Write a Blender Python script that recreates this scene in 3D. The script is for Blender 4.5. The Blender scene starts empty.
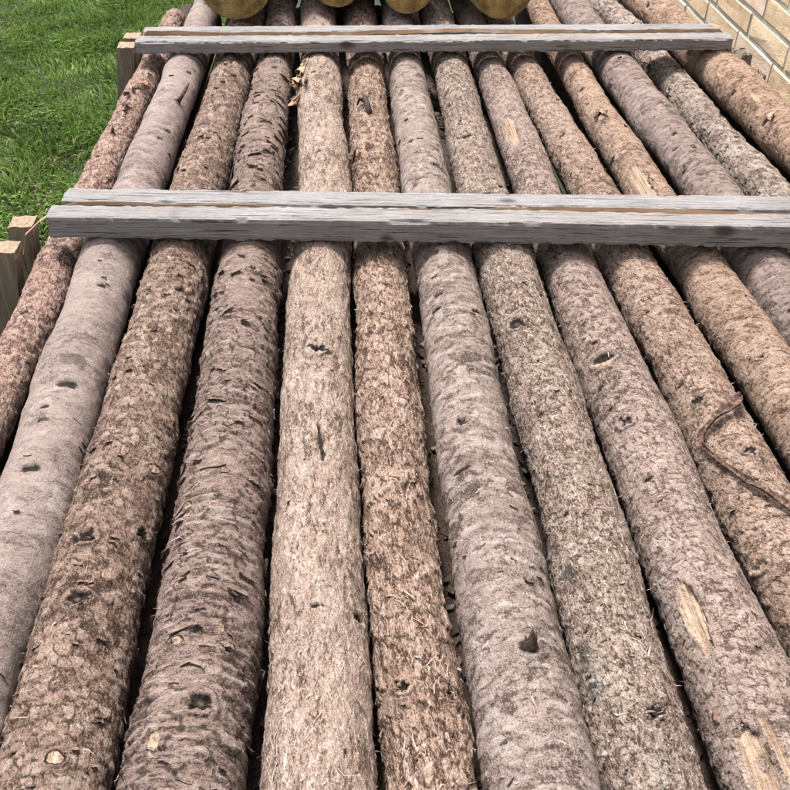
import bpy, math, random
import numpy as np
from mathutils import Vector, Matrix
R = math.radians
random.seed(7)
rng = np.random.default_rng(11)
sc = bpy.context.scene
col = sc.collection

# ------------------------------------------------------------------ camera
cam_d = bpy.data.cameras.new('camera')
cam_d.sensor_width = 36.0
cam_d.lens = 36.0 * 830.0 / 700.0
cam_d.clip_start = 0.02
cam_d.clip_end = 200.0
cam = bpy.data.objects.new('camera', cam_d)
col.objects.link(cam)
cam.location = (0.0, 0.0, 1.58)
cam.rotation_euler = (R(90 - 39.12), 0.0, R(-3.05))
sc.camera = cam

# ------------------------------------------------------------------ sky, sun, exposure
SUN_EL, SUN_AZ = 64.0, -24.0          # azimuth measured from +Y towards +X
w = bpy.data.worlds.new('World')
sc.world = w
w.use_nodes = True
nt = w.node_tree
nt.nodes.clear()
sky = nt.nodes.new('ShaderNodeTexSky')
sky.sky_type = 'NISHITA'
sky.sun_disc = False
sky.sun_elevation = R(SUN_EL)
sky.sun_rotation = R(SUN_AZ)
sky.dust_density = 4.0
hs = nt.nodes.new('ShaderNodeHueSaturation')
hs.inputs['Saturation'].default_value = 0.22
bg = nt.nodes.new('ShaderNodeBackground')
bg.inputs['Strength'].default_value = 0.07
wo = nt.nodes.new('ShaderNodeOutputWorld')
nt.links.new(sky.outputs[0], hs.inputs['Color'])
nt.links.new(hs.outputs[0], bg.inputs['Color'])
nt.links.new(bg.outputs[0], wo.inputs['Surface'])
sl = bpy.data.lights.new('sun', 'SUN')
sl.energy = 1.5
sl.angle = R(13)
sl.color = (1.0, 0.96, 0.92)
so = bpy.data.objects.new('sun', sl)
col.objects.link(so)
so.rotation_euler = (R(90 - SUN_EL), 0, R(180 - SUN_AZ))
so.rotation_euler = Vector((math.sin(R(SUN_AZ)) * math.cos(R(SUN_EL)), math.cos(R(SUN_AZ)) * math.cos(R(SUN_EL)),
                            math.sin(R(SUN_EL)))).to_track_quat('Z', 'Y').to_euler()
sc.view_settings.view_transform = 'Standard'
sc.view_settings.look = 'None'
sc.view_settings.gamma = 1.0
sc.view_settings.exposure = 2.4

# ------------------------------------------------------------------ object helpers
def tag(o, label=None, cat=None, group=None, kind=None):
    for k, v in (('label', label), ('category', cat), ('group', group), ('kind', kind)):
        if v: o[k] = v
    return o

def link(name, me, parent=None, mats=()):
    o = bpy.data.objects.new(name, me)
    col.objects.link(o)
    for m in mats: me.materials.append(m)
    if parent: o.parent = parent
    return o

def mesh_np(name, verts, quads, smooth=True, tris=None):
    """quads: (n,4) int array, tris: (m,3) int array"""
    me = bpy.data.meshes.new(name)
    verts = np.asarray(verts, np.float32)
    nq = 0 if quads is None else len(quads)
    ntr = 0 if tris is None else len(tris)
    me.vertices.add(len(verts)); me.vertices.foreach_set('co', verts.ravel())
    loops = []
    if nq: loops.append(np.asarray(quads, np.int32).ravel())
    if ntr: loops.append(np.asarray(tris, np.int32).ravel())
    loops = np.concatenate(loops)
    me.loops.add(len(loops)); me.loops.foreach_set('vertex_index', loops)
    me.polygons.add(nq + ntr)
    st = np.concatenate([np.arange(nq) * 4, nq * 4 + np.arange(ntr) * 3]).astype(np.int32)
    me.polygons.foreach_set('loop_start', st)
    me.update(calc_edges=True)
    me.polygons.foreach_set('use_smooth', np.full(nq + ntr, smooth))
    me.validate()
    return me

def add_attr(me, name, typ, data):
    a = me.attributes.new(name, typ, 'POINT')
    key = {'FLOAT_VECTOR': 'vector', 'FLOAT_COLOR': 'color', 'FLOAT': 'value'}[typ]
    a.data.foreach_set(key, np.asarray(data, np.float32).ravel())

# ------------------------------------------------------------------ noise in numpy
_T = np.random.default_rng(5).random((1 << 16)).astype(np.float32)
def _hash(i, j, k):
    return _T[((i * 73856093) ^ (j * 19349663) ^ (k * 83492791)) & 0xFFFF]
def vnoise(p, seed=0):
    """value noise in -1..1, p (n,3)"""
    f = np.floor(p); i = f.astype(np.int64) + seed * 131; t = p - f
    t = t * t * t * (t * (t * 6 - 15) + 10)
    x, y, z = t[:, 0], t[:, 1], t[:, 2]
    def h(a, b, c): return _hash(i[:, 0] + a, i[:, 1] + b, i[:, 2] + c)
    a0 = h(0,0,0) * (1-x) + h(1,0,0) * x; a1 = h(0,1,0) * (1-x) + h(1,1,0) * x
    b0 = h(0,0,1) * (1-x) + h(1,0,1) * x; b1 = h(0,1,1) * (1-x) + h(1,1,1) * x
    return ((a0 * (1-y) + a1 * y) * (1-z) + (b0 * (1-y) + b1 * y) * z) * 2 - 1
def fbm(p, seed=0, octv=3, gain=0.5):
    r = 0; a = 1.0; n = 0
    for o in range(octv):
        r = r + a * vnoise(p * (2.03 ** o), seed + o * 17); n += a; a *= gain
    return r / n
def plates(u, s, cw, cl, seed):
    """2-D cells of size cw (round the log) by cl (along it): returns edge distance, cell random, offsets in cells"""
    a = u / cw; b = s / cl
    ia = np.floor(a).astype(np.int64); ib = np.floor(b).astype(np.int64)
    best = np.full(len(u), 9.0); sec = np.full(len(u), 9.0)
    rid = np.zeros(len(u)); da = np.zeros(len(u)); db = np.zeros(len(u))
    for di in (-1, 0, 1):
        for dj in (-1, 0, 1):
            ca, cb = ia + di, ib + dj
            h1 = _hash(ca, cb, np.int64(seed)); h2 = _hash(ca, cb, np.int64(seed + 77))
            xa = a - (ca + 0.1 + 0.8 * h1); xb = b - (cb + 0.1 + 0.8 * h2)
            d = np.sqrt(xa * xa + xb * xb)
            m = d < best
            sec = np.where(m, best, np.minimum(sec, d))
            rid = np.where(m, _hash(ca, cb, np.int64(seed + 191)), rid)
            da = np.where(m, xa, da); db = np.where(m, xb, db)
            best = np.where(m, d, best)
    return sec - best, rid, da, db

# ------------------------------------------------------------------ material helpers
class G:
    def __init__(self, name):
        self.m = bpy.data.materials.new(name); self.m.use_nodes = True
        self.t = self.m.node_tree; self.t.nodes.clear()
        self.out = self.t.nodes.new('ShaderNodeOutputMaterial')
        self.b = self.t.nodes.new('ShaderNodeBsdfPrincipled')
        self.t.links.new(self.b.outputs[0], self.out.inputs['Surface'])
        self.b.inputs['Roughness'].default_value = 0.85
        self.b.inputs['Specular IOR Level'].default_value = 0.25
    def n(self, typ, **kw):
        x = self.t.nodes.new(typ)
        for k, v in kw.items(): setattr(x, k, v)
        return x
    def set(self, sock, v):
        if isinstance(v, bpy.types.NodeSocket): self.t.links.new(v, sock)
        elif isinstance(v, (tuple, list)) and len(v) == 3 and sock.type == 'RGBA': sock.default_value = (*v, 1)
        else: sock.default_value = v
    def attr(self, name, out='Vector'):
        x = self.n('ShaderNodeAttribute'); x.attribute_name = name; return x.outputs[out]
    def scale(self, vec, s):
        x = self.n('ShaderNodeVectorMath', operation='MULTIPLY'); self.set(x.inputs[0], vec); x.inputs[1].default_value = s; return x.outputs[0]
    def vadd(self, a, b):
        x = self.n('ShaderNodeVectorMath', operation='ADD'); self.set(x.inputs[0], a); self.set(x.inputs[1], b); return x.outputs[0]
    def noise(self, vec, sc_=1.0, det=3, rough=0.5, dist=0.0, out='Fac'):
        x = self.n('ShaderNodeTexNoise'); self.set(x.inputs['Vector'], vec)
        x.inputs['Scale'].default_value = sc_; x.inputs['Detail'].default_value = det
        x.inputs['Roughness'].default_value = rough; x.inputs['Distortion'].default_value = dist
        return x.outputs[0 if out == 'Fac' else 1]
    def voro(self, vec, sc_=1.0, out='Color', feature='F1', rnd=1.0):
        x = self.n('ShaderNodeTexVoronoi', feature=feature); self.set(x.inputs['Vector'], vec)
        x.inputs['Scale'].default_value = sc_; x.inputs['Randomness'].default_value = rnd
        return x.outputs[out]
    def math(self, op, a, b=0.0, c=None, clamp=False):
        x = self.n('ShaderNodeMath', operation=op, use_clamp=clamp); self.set(x.inputs[0], a); self.set(x.inputs[1], b)
        if c is not None: self.set(x.inputs[2], c)
        return x.outputs[0]
    def step(self, v, lo, hi, o0=0.0, o1=1.0):
        x = self.n('ShaderNodeMapRange', interpolation_type='SMOOTHSTEP'); self.set(x.inputs[0], v)
        for k, q in zip((1, 2, 3, 4), (lo, hi, o0, o1)): x.inputs[k].default_value = q
        return x.outputs[0]
    def mix(self, f, a, b, mode='MIX'):
        x = self.n('ShaderNodeMix', data_type='RGBA', blend_type=mode)
        self.set(x.inputs[0], f); self.set(x.inputs[6], a); self.set(x.inputs[7], b); return x.outputs[2]
    def ramp(self, f, stops):
        x = self.n('ShaderNodeValToRGB'); self.set(x.inputs[0], f)
        e = x.color_ramp.elements
        while len(e) < len(stops): e.new(0.5)
        for k, (p, c) in zip(range(len(stops)), stops): e[k].position = p; e[k].color = (*c, 1)
        return x.outputs[0]
    def sep(self, c):
        x = self.n('ShaderNodeSeparateColor'); self.set(x.inputs[0], c); return x.outputs
    def sepv(self, c):
        x = self.n('ShaderNodeSeparateXYZ'); self.set(x.inputs[0], c); return x.outputs
    def bump(self, h, dist, strength=1.0, prev=None):
        x = self.n('ShaderNodeBump'); self.set(x.inputs['Height'], h)
        x.inputs['Distance'].default_value = dist; x.inputs['Strength'].default_value = strength
        if prev is not None: self.t.links.new(prev, x.inputs['Normal'])
        return x.outputs[0]
    def done(self, colr, normal=None, rough=None):
        self.set(self.b.inputs['Base Color'], colr)
        if normal is not None: self.t.links.new(normal, self.b.inputs['Normal'])
        if rough is not None: self.set(self.b.inputs['Roughness'], rough)
        return self.m

def mul(c, k): return tuple(x * k for x in c)

def bark_material(name, dark, mid, light, cw=0.006, cl=0.010, fib=0.5, speck=0.5, mottle=0.5, dash=0.3,
                  patch=(0.2, 0.15, 0.12), patch_amt=0.4, bump=1.0, seed=0.0, net=0.2, tonal=1.0, zs=1.0, ms=85.0, pt=0.26):
    g = G(name)
    p0 = g.attr('bco')
    p = g.vadd(p0, (seed * 0.731, seed * 0.317, seed * 1.173))
    wob = g.noise(p, 110.0, 3, 0.6, out='Color')
    pw = g.vadd(p, g.scale(wob, (0.009, 0.009, 0.010)))
    big = g.noise(p, 8.0, 4, 0.6)
    mids = g.noise(g.scale(pw, (1, 1, zs)), ms, 7, 0.74)
    fine = g.noise(g.scale(p, (1, 1, zs)), 620.0, 3, 0.65)
    cellv = g.scale(pw, (1 / cw, 1 / cw, 1 / cl))
    cr = g.sep(g.voro(cellv))
    edge = g.voro(cellv, out='Distance', feature='DISTANCE_TO_EDGE')
    tone = g.math('MULTIPLY', g.math('SUBTRACT', mids, 0.5), 0.95 * tonal)
    tone = g.math('ADD', tone, g.math('MULTIPLY', g.math('SUBTRACT', cr[0], 0.5), 0.16 * tonal))
    tone = g.math('ADD', tone, g.math('MULTIPLY', g.math('SUBTRACT', fine, 0.5), 0.80 * tonal))
    tone = g.math('ADD', tone, g.math('MULTIPLY', g.math('SUBTRACT', big, 0.5), mottle))
    pa_ = g.sep(g.attr('plate', 'Color'))
    tone = g.math('ADD', tone, g.math('MULTIPLY', g.math('SUBTRACT', pa_[0], 0.5), pt))
    tone = g.math('ADD', tone, g.math('MULTIPLY', g.math('SUBTRACT', pa_[2], 0.5), 0.12))
    tone = g.math('ADD', tone, 0.5)
    c = g.ramp(tone, [(0.24, mul(dark, .75)), (0.34, dark), (0.46, mid), (0.56, mul(mid, 1.12)), (0.72, light)])
    c = g.mix(g.math('MULTIPLY', g.step(g.noise(p, 16.0, 4, 0.6), 0.48, 0.66), patch_amt), c, patch)
    # pale shreds lying along the stem, small pale flecks and dark pits
    fv = g.noise(g.scale(pw, (500, 500, 95)), 1.0, 2, 0.5)
    fd = g.noise(g.scale(g.vadd(pw, (3.1, 1.7, 0.4)), (430, 430, 110)), 1.0, 2, 0.5)
    c = g.mix(g.math('MULTIPLY', g.step(fv, 0.58, 0.70), 0.75 * fib), c, mul(light, 1.22))
    c = g.mix(g.math('MULTIPLY', g.step(fd, 0.60, 0.71), 0.70 * fib), c, mul(dark, 0.55))
    fl = g.noise(g.scale(pw, (560, 560, 360)), 1.0, 1, 0.5)
    fk = g.noise(g.scale(g.vadd(pw, (5.3, 2.7, 1.4)), (400, 400, 330)), 1.0, 2, 0.55)
    c = g.mix(g.math('MULTIPLY', g.step(fl, 0.63, 0.71), 0.8 * speck), c, mul(light, 1.3))
    c = g.mix(g.math('MULTIPLY', g.step(fk, 0.61, 0.70), 0.8 * speck), c, mul(dark, 0.45))
    # short dark cracks running round the stem
    dv = g.noise(g.scale(pw, (42, 42, 340)), 1.0, 3, 0.55)
    dm = g.math('MULTIPLY', g.step(dv, 0.635, 0.70), dash)
    c = g.mix(dm, c, mul(dark, 0.30))
    c = g.mix(g.math('MULTIPLY', g.step(edge, 0.09, 0.0), net), c, mul(dark, 0.4))
    c = g.mix(g.math('MULTIPLY', g.step(g.math('ADD', pa_[1], g.math('MULTIPLY', g.math('SUBTRACT', mids, 0.5), 0.8)), 0.35, 0.8), 0.75), c, mul(dark, 0.5))
    # features carried by the mesh: knots, bare wood, stains, lichen
    ft = g.n('ShaderNodeAttribute'); ft.attribute_name = 'feat'
    fs = g.sep(ft.outputs['Color'])
    grain = g.noise(g.scale(p0, (330, 330, 14)), 1.0, 4, 0.65)
    wood = g.ramp(grain, [(0.30, (0.15, 0.095, 0.066)), (0.45, (0.36, 0.25, 0.175)), (0.56, (0.48, 0.355, 0.26)), (0.75, (0.58, 0.465, 0.36))])
    mj = g.math('SUBTRACT', mids, 0.5)
    c = g.mix(g.step(g.math('ADD', fs[2], g.math('MULTIPLY', mj, 1.6)), 0.22, 0.72), c, (0.050, 0.042, 0.037))
    lf = g.math('MULTIPLY', ft.outputs['Alpha'], g.step(g.noise(p, 230.0, 4, 0.7), 0.50, 0.58))
    c = g.mix(lf, c, (0.34, 0.33, 0.29))
    c = g.mix(g.step(g.math('ADD', fs[1], g.math('MULTIPLY', mj, 1.0)), 0.42, 0.54), c, wood)
    c = g.mix(g.step(g.math('ADD', fs[0], g.math('MULTIPLY', mj, 0.9)), 0.18, 0.62), c, (0.026, 0.018, 0.014))
    h1 = g.math('ADD', g.math('MULTIPLY', mids, 1.1), g.math('MULTIPLY', cr[2], 0.2))
    h1 = g.math('ADD', h1, g.math('MULTIPLY', g.step(edge, 0.0, 0.18), 0.8 * net))
    h1 = g.math('SUBTRACT', h1, g.math('MULTIPLY', dm, 0.5))
    n1 = g.bump(h1, 0.0055 * bump, 1.0)
    h2 = g.math('ADD', g.math('MULTIPLY', fine, 0.9), g.math('MULTIPLY', g.math('SUBTRACT', fv, fd), 1.3 * fib))
    h2 = g.math('ADD', h2, g.math('MULTIPLY', g.math('SUBTRACT', fl, fk), 1.1 * speck))
    n2 = g.bump(h2, 0.0021 * bump, 1.0, n1)
    return g.done(c, n2, 0.9)

def island_material(name, stops, rough=0.85, nscale=200.0, namt=0.35, bump=0.0006):
    """a tone per loose piece, with a little grain"""
    g = G(name)
    geo = g.n('ShaderNodeNewGeometry')
    tc = g.n('ShaderNodeTexCoord').outputs['Object']
    nz = g.noise(tc, nscale, 3, 0.6)
    f = g.math('ADD', g.math('MULTIPLY', geo.outputs['Random Per Island'], 1 - namt), g.math('MULTIPLY', nz, namt))
    return g.done(g.ramp(f, stops), g.bump(nz, bump), rough)

# ------------------------------------------------------------------ setting: ground and grass
gm = G('soil_and_thatch')
tcg = gm.n('ShaderNodeTexCoord').outputs['Object']
ng = gm.noise(tcg, 30.0, 6, 0.65)
gm.done(gm.ramp(ng, [(0.3, (0.010, 0.014, 0.006)), (0.55, (0.022, 0.030, 0.011)), (0.75, (0.040, 0.048, 0.020))]), gm.bump(ng, 0.02))
nx = 60
gx, gy = np.meshgrid(np.linspace(-1, 1, nx), np.linspace(-1, 1, nx))
gx = np.sign(gx) * np.abs(gx) ** 2.5 * 80; gy = np.sign(gy) * np.abs(gy) ** 2.5 * 80 + 2
gz = 0.012 * vnoise(np.stack([gx.ravel() * 1.5, gy.ravel() * 1.5, gx.ravel() * 0], 1), 3)
gz = np.where(np.hypot(gx.ravel(), gy.ravel()) > 8, 0, gz) - 0.012
q = np.arange(nx * nx).reshape(nx, nx)
gq = np.stack([q[:-1, :-1], q[:-1, 1:], q[1:, 1:], q[1:, :-1]], -1).reshape(-1, 4)
tag(link('ground', mesh_np('ground', np.stack([gx.ravel(), gy.ravel(), gz], 1), gq), None, [gm.m]),
    'grassy soil of the garden under the lawn', None, None, 'structure')

def build_grass():
    n = 175000
    x = -2.9 + rng.random(n) * 2.7; y = -0.8 + rng.random(n) * 8.0
    keep = (x < -0.50) | (y > 6.0)
    keep &= ~((x > -0.5) & (rng.random(n) < 0.6))
    x, y = x[keep], y[keep]; n = len(x)
    pp = np.stack([x, y, 0 * x], 1)
    tuft = fbm(pp * 5.0, 21, 3)                 # tall and short clumps
    lx = fbm(pp * 3.6, 33, 2) * 1.2; ly = fbm(pp * 3.6, 44, 2) * 1.2   # clumps lean together
    L = 0.040 * (1 + 0.85 * tuft) * (0.6 + 0.8 * rng.random(n)); L = np.clip(L, 0.014, 0.11)
    wd = 0.0021 + 0.0026 * rng.random(n)
    az = rng.random(n) * 2 * np.pi
    le = 0.35 + 0.55 * rng.random(n)
    dx = lx + le * np.cos(az); dy = ly + le * np.sin(az)
    dn = np.hypot(dx, dy) + 1e-6; cap = np.minimum(dn, 1.35) / dn; dx *= cap; dy *= cap
    fa = az + np.pi / 2 + rng.normal(0, 0.6, n)
    sx, sy = np.cos(fa) * wd, np.sin(fa) * wd
    V = np.zeros((n, 5, 3), np.float32)
    def P(t): # along the blade, bending over
        b = t * t
        return x + dx * L * b * 0.85, y + dy * L * b * 0.85, L * (t - 0.38 * b * np.minimum(np.hypot(dx, dy), 1.3)) - 0.012
    for k, (t, ws, sg) in enumerate(((0, 1, -1), (0, 1, 1), (0.55, 0.85, 1), (0.55, 0.85, -1), (1, 0, 0))):
        a, b, c = P(t)
        V[:, k, 0] = a + sg * sx * ws; V[:, k, 1] = b + sg * sy * ws; V[:, k, 2] = c
    base = np.arange(n)[:, None] * 5
    me = mesh_np('grass', V.reshape(-1, 3), base + np.array([[0, 1, 2, 3]]), True, base + np.array([[3, 2, 4]]))
    tone = np.clip(0.5 + 0.30 * fbm(pp * 2.2, 55, 3) + rng.normal(0, 0.16, n), 0, 1)
    dry = (rng.random(n) < 0.025 + 0.10 * (fbm(pp * 1.6, 91, 2) > .42)) * 1.0
    col4 = np.stack([tone, dry, np.zeros(n), np.ones(n)], 1)
    add_attr(me, 'blade', 'FLOAT_COLOR', np.repeat(col4, 5, axis=0))
    g = G('grass_blade')
    a = g.sep(g.attr('blade', 'Color'))
    c = g.ramp(a[0], [(0.1, (0.030, 0.058, 0.012)), (0.45, (0.085, 0.150, 0.028)), (0.75, (0.145, 0.225, 0.050)), (1.0, (0.20, 0.28, 0.085))])
    c = g.mix(a[1], c, (0.30, 0.27, 0.13))
    g.b.inputs['Specular IOR Level'].default_value = 0.15
    m = g.done(c, None, 0.65)
    tr = g.n('ShaderNodeBsdfTranslucent'); g.set(tr.inputs['Color'], c)
    mx = g.n('ShaderNodeMixShader'); mx.inputs[0].default_value = 0.3
    g.t.links.new(g.b.outputs[0], mx.inputs[1]); g.t.links.new(tr.outputs[0], mx.inputs[2])
    g.t.links.new(mx.outputs[0], g.out.inputs['Surface'])
    tag(link('grass', me, None, [m]), 'tufty green lawn beside the log stack', 'grass', None, 'stuff')
build_grass()

# ------------------------------------------------------------------ setting: yellow brick wall
def build_wall():
    X0 = 1.12
    CO, BL, J = 0.0672, 0.267, 0.010
    mg = G('mortar')
    tc = mg.n('ShaderNodeTexCoord').outputs['Object']
    nz = mg.noise(tc, 140.0, 5, 0.65)
    mg.done(mg.ramp(nz, [(0.3, (0.40, 0.355, 0.30)), (0.7, (0.56, 0.51, 0.44))]), mg.bump(nz, 0.003))
    g = G('yellow_brick')
    oi = g.n('ShaderNodeObjectInfo'); geo = g.n('ShaderNodeNewGeometry')
    tc = g.n('ShaderNodeTexCoord').outputs['Object']
    rnd = g.math('FRACT', g.math('ADD', oi.outputs['Random'], geo.outputs['Random Per Island']))
    off = g.n('ShaderNodeCombineXYZ'); g.set(off.inputs[1], g.math('MULTIPLY', oi.outputs['Random'], 37.0))
    pv = g.vadd(tc, off.outputs[0])
    n1 = g.noise(pv, 22.0, 5, 0.65); n2 = g.noise(pv, 260.0, 4, 0.6)
    c = g.ramp(g.math('ADD', g.math('MULTIPLY', n1, 0.7), g.math('MULTIPLY', rnd, 0.3)),
               [(0.28, (0.52, 0.37, 0.225)), (0.48, (0.68, 0.52, 0.34)), (0.62, (0.69, 0.525, 0.40)), (0.78, (0.73, 0.60, 0.46))])
    c = g.mix(g.step(n2, 0.62, 0.72, 0.0, 0.5), c, (0.30, 0.20, 0.11))
    bm = g.done(c, g.bump(g.math('ADD', n2, g.math('MULTIPLY', n1, 1.5)), 0.0025), 0.9)
    r0, r1 = -9, 26
    zb = 0.640 + r0 * CO; zt = 0.640 + r1 * CO
    y0, y1 = 0.3, 7.2
    core = []; 
    def boxv(x0, x1, ya, yb, za, zb_): return [(x0,ya,za),(x1,ya,za),(x1,yb,za),(x0,yb,za),(x0,ya,zb_),(x1,ya,zb_),(x1,yb,zb_),(x0,yb,zb_)]
    bf = [(0,3,2,1),(4,5,6,7),(0,1,5,4),(1,2,6,5),(2,3,7,6),(3,0,4,7)]
    me = mesh_np('brick_wall', boxv(X0 + 0.0032, X0 + 0.105, y0 + .005, y1 - .005, zb - 0.04, zt - .004), bf, False)
    wall = tag(link('brick_wall', me, None, [mg.m]), 'pale yellow brick house wall running along the right side', 'wall')
    def brick_geo(L, seed):
        r = random.Random(seed); H = CO - J; D = 0.1; e = 0.0035
        # chamfered front face (facing -X), roughened corners
        def j(a): return r.uniform(-a, a)
        v = []
        for x, ins in ((0.0, e), (e, 0.0), (D, 0.0)):
            for (yy, zz) in ((0, 0), (L / 3, 0), (2 * L / 3, 0), (L, 0), (L, H / 2), (L, H), (2 * L / 3, H), (L / 3, H), (0, H), (0, H / 2)):
                yi = min(max(yy, ins), L - ins); zi = min(max(zz, ins), H - ins)
                v.append((x + (j(0.0012) if x < D else 0), yi + j(0.0014), zi + j(0.0014)))
        f = []
        for a in range(2):
            for k in range(10):
                k2 = (k + 1) % 10
                f.append((a * 10 + k, (a + 1) * 10 + k, (a + 1) * 10 + k2, a * 10 + k2))
        v.append((j(0.0015) - 0.0005, L / 2, H / 2)); tr = [((k + 1) % 10, 30, k) for k in range(10)]
        return v, f, tr
    lib = []
    for s in range(6):
        v, f, tr = brick_geo(BL - J, s); m_ = mesh_np('brick', v, f, False, tr); m_.materials.append(bm); lib.append(m_)
    offs = {0: 2.400, 1: 2.332, 2: 2.523, -1: 2.593, 3: 2.39, -2: 2.46, 4: 2.53}
    restv, restf, restt = [], [], []
    rr = random.Random(4)
    for k in range(r0, r1):
        start = offs.get(k, 2.40 + (0.13 if k % 2 else 0.0) + rr.uniform(-.02, .02))
        n0 = math.floor((y0 - start) / BL)
        for n in range(n0, n0 + 28):
            ya = start + n * BL + J / 2; yb = ya + BL - J
            ca, cb = max(ya, y0), min(yb, y1)
            if cb - ca < 0.03: continue
            z = 0.640 + k * CO + J / 2
            full = (ca == ya and cb == yb)
            if full and -6 <= k <= 9 and 1.5 < ya < 4.6:
                o = bpy.data.objects.new('brick', lib[rr.randrange(6)]); col.objects.link(o); o.parent = wall
                o.location = (X0 + rr.uniform(-.0015, .0015), ya + rr.uniform(-.0015, .0015), z + rr.uniform(-.001, .001))
            else:
                v, f, tr = brick_geo(cb - ca, rr.randrange(999)); b0 = len(restv)
                restv += [(a + X0, b + ca, c_ + z) for a, b, c_ in v]
                restf += [tuple(i + b0 for i in q_) for q_ in f]; restt += [tuple(i + b0 for i in q_) for q_ in tr]
    tag(link('bricks_beyond_view', mesh_np('bricks', restv, restf, False, restt), wall, [bm]), None, None, None, 'stuff').name = 'brickwork'
build_wall()

# ------------------------------------------------------------------ logs
LOGS = {
 1: (0.795, [(-0.350,-0.5081,0.0367), (0.013,-0.4995,0.0367), (0.375,-0.4908,0.0361), (0.737,-0.4822,0.0348), (1.100,-0.4740,0.0335), (1.462,-0.4659,0.0322), (1.825,-0.4559,0.0309), (2.188,-0.4484,0.0296), (2.550,-0.4389,0.0283)]),
 2: (0.804, [(-0.350,-0.3827,0.0472), (0.056,-0.3797,0.0472), (0.463,-0.3768,0.0460), (0.869,-0.3752,0.0442), (1.275,-0.3747,0.0424), (1.681,-0.3685,0.0407), (2.087,-0.3643,0.0389), (2.494,-0.3625,0.0371), (2.900,-0.3592,0.0366)]),
 3: (0.800, [(-0.350,-0.2834,0.0486), (0.106,-0.2763,0.0486), (0.562,-0.2747,0.0474), (1.019,-0.2767,0.0459), (1.475,-0.2713,0.0443), (1.931,-0.2570,0.0427), (2.387,-0.2410,0.0412), (2.844,-0.2339,0.0405), (3.300,-0.2268,0.0405)]),
 4: (0.806, [(-0.350,-0.1538,0.0542), (0.113,-0.1553,0.0542), (0.575,-0.1565,0.0517), (1.038,-0.1586,0.0486), (1.500,-0.1627,0.0455), (1.962,-0.1640,0.0423), (2.425,-0.1622,0.0392), (2.888,-0.1615,0.0380), (3.350,-0.1630,0.0380)]),
 5: (0.804, [(-0.350,-0.0396,0.0483), (0.119,-0.0446,0.0483), (0.588,-0.0451,0.0477), (1.056,-0.0448,0.0469), (1.525,-0.0467,0.0461), (1.994,-0.0570,0.0453), (2.462,-0.0649,0.0445), (2.931,-0.0710,0.0443), (3.400,-0.0759,0.0443)]),
 6: (0.790, [(-0.350,0.0523,0.0402), (0.106,0.0517,0.0402), (0.562,0.0503,0.0402), (1.019,0.0473,0.0403), (1.475,0.0469,0.0403), (1.931,0.0469,0.0403), (2.387,0.0473,0.0403), (2.844,0.0479,0.0403), (3.300,0.0473,0.0403)]),
 7: (0.800, [(-0.350,0.1537,0.0517), (0.125,0.1514,0.0517), (0.600,0.1499,0.0490), (1.075,0.1434,0.0459), (1.550,0.1419,0.0428), (2.025,0.1419,0.0396), (2.500,0.1410,0.0365), (2.975,0.1387,0.0359), (3.450,0.1363,0.0359)]),
 8: (0.806, [(-0.350,0.2504,0.0457), (0.119,0.2491,0.0457), (0.588,0.2470,0.0447), (1.056,0.2428,0.0434), (1.525,0.2395,0.0422), (1.994,0.2398,0.0410), (2.462,0.2426,0.0397), (2.931,0.2428,0.0394), (3.400,0.2416,0.0394)]),
 9: (0.796, [(-0.350,0.3767,0.0509), (0.113,0.3690,0.0509), (0.575,0.3581,0.0479), (1.038,0.3505,0.0442), (1.500,0.3386,0.0405), (1.962,0.3355,0.0368), (2.425,0.3318,0.0331), (2.888,0.3241,0.0317), (3.350,0.3164,0.0317)]),
 10: (0.800, [(-0.350,0.4932,0.0469), (0.119,0.4774,0.0469), (0.588,0.4615,0.0445), (1.056,0.4484,0.0415), (1.525,0.4295,0.0385), (1.994,0.4159,0.0356), (2.462,0.3993,0.0326), (2.931,0.3828,0.0317), (3.400,0.3669,0.0317)]),
 11: (0.802, [(-0.350,0.5933,0.0476), (0.106,0.5826,0.0476), (0.562,0.5718,0.0448), (1.019,0.5556,0.0413), (1.475,0.5326,0.0377), (1.931,0.5229,0.0341), (2.387,0.5202,0.0306), (2.844,0.5162,0.0289), (3.300,0.5054,0.0289)]),
 12: (0.806, [(-0.350,0.6968,0.0415), (0.094,0.6839,0.0415), (0.538,0.6710,0.0415), (0.981,0.6560,0.0415), (1.425,0.6374,0.0415), (1.869,0.6250,0.0415), (2.312,0.6155,0.0415), (2.756,0.6054,0.0415), (3.200,0.5925,0.0415)]),
 13: (0.778, [(-0.350,0.8451,0.0386), (0.100,0.8277,0.0386), (0.550,0.8104,0.0379), (1.000,0.7931,0.0370), (1.450,0.7729,0.0361), (1.900,0.7542,0.0352), (2.350,0.7421,0.0343), (2.800,0.7200,0.0338), (3.250,0.7027,0.0338)]),
 14: (0.806, [(-0.350,0.9713,0.0524), (0.063,0.9505,0.0524), (0.475,0.9296,0.0516), (0.888,0.9087,0.0503), (1.300,0.8878,0.0491), (1.712,0.8685,0.0479), (2.125,0.8510,0.0466), (2.538,0.8254,0.0454), (2.950,0.8038,0.0452)]),
}

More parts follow.
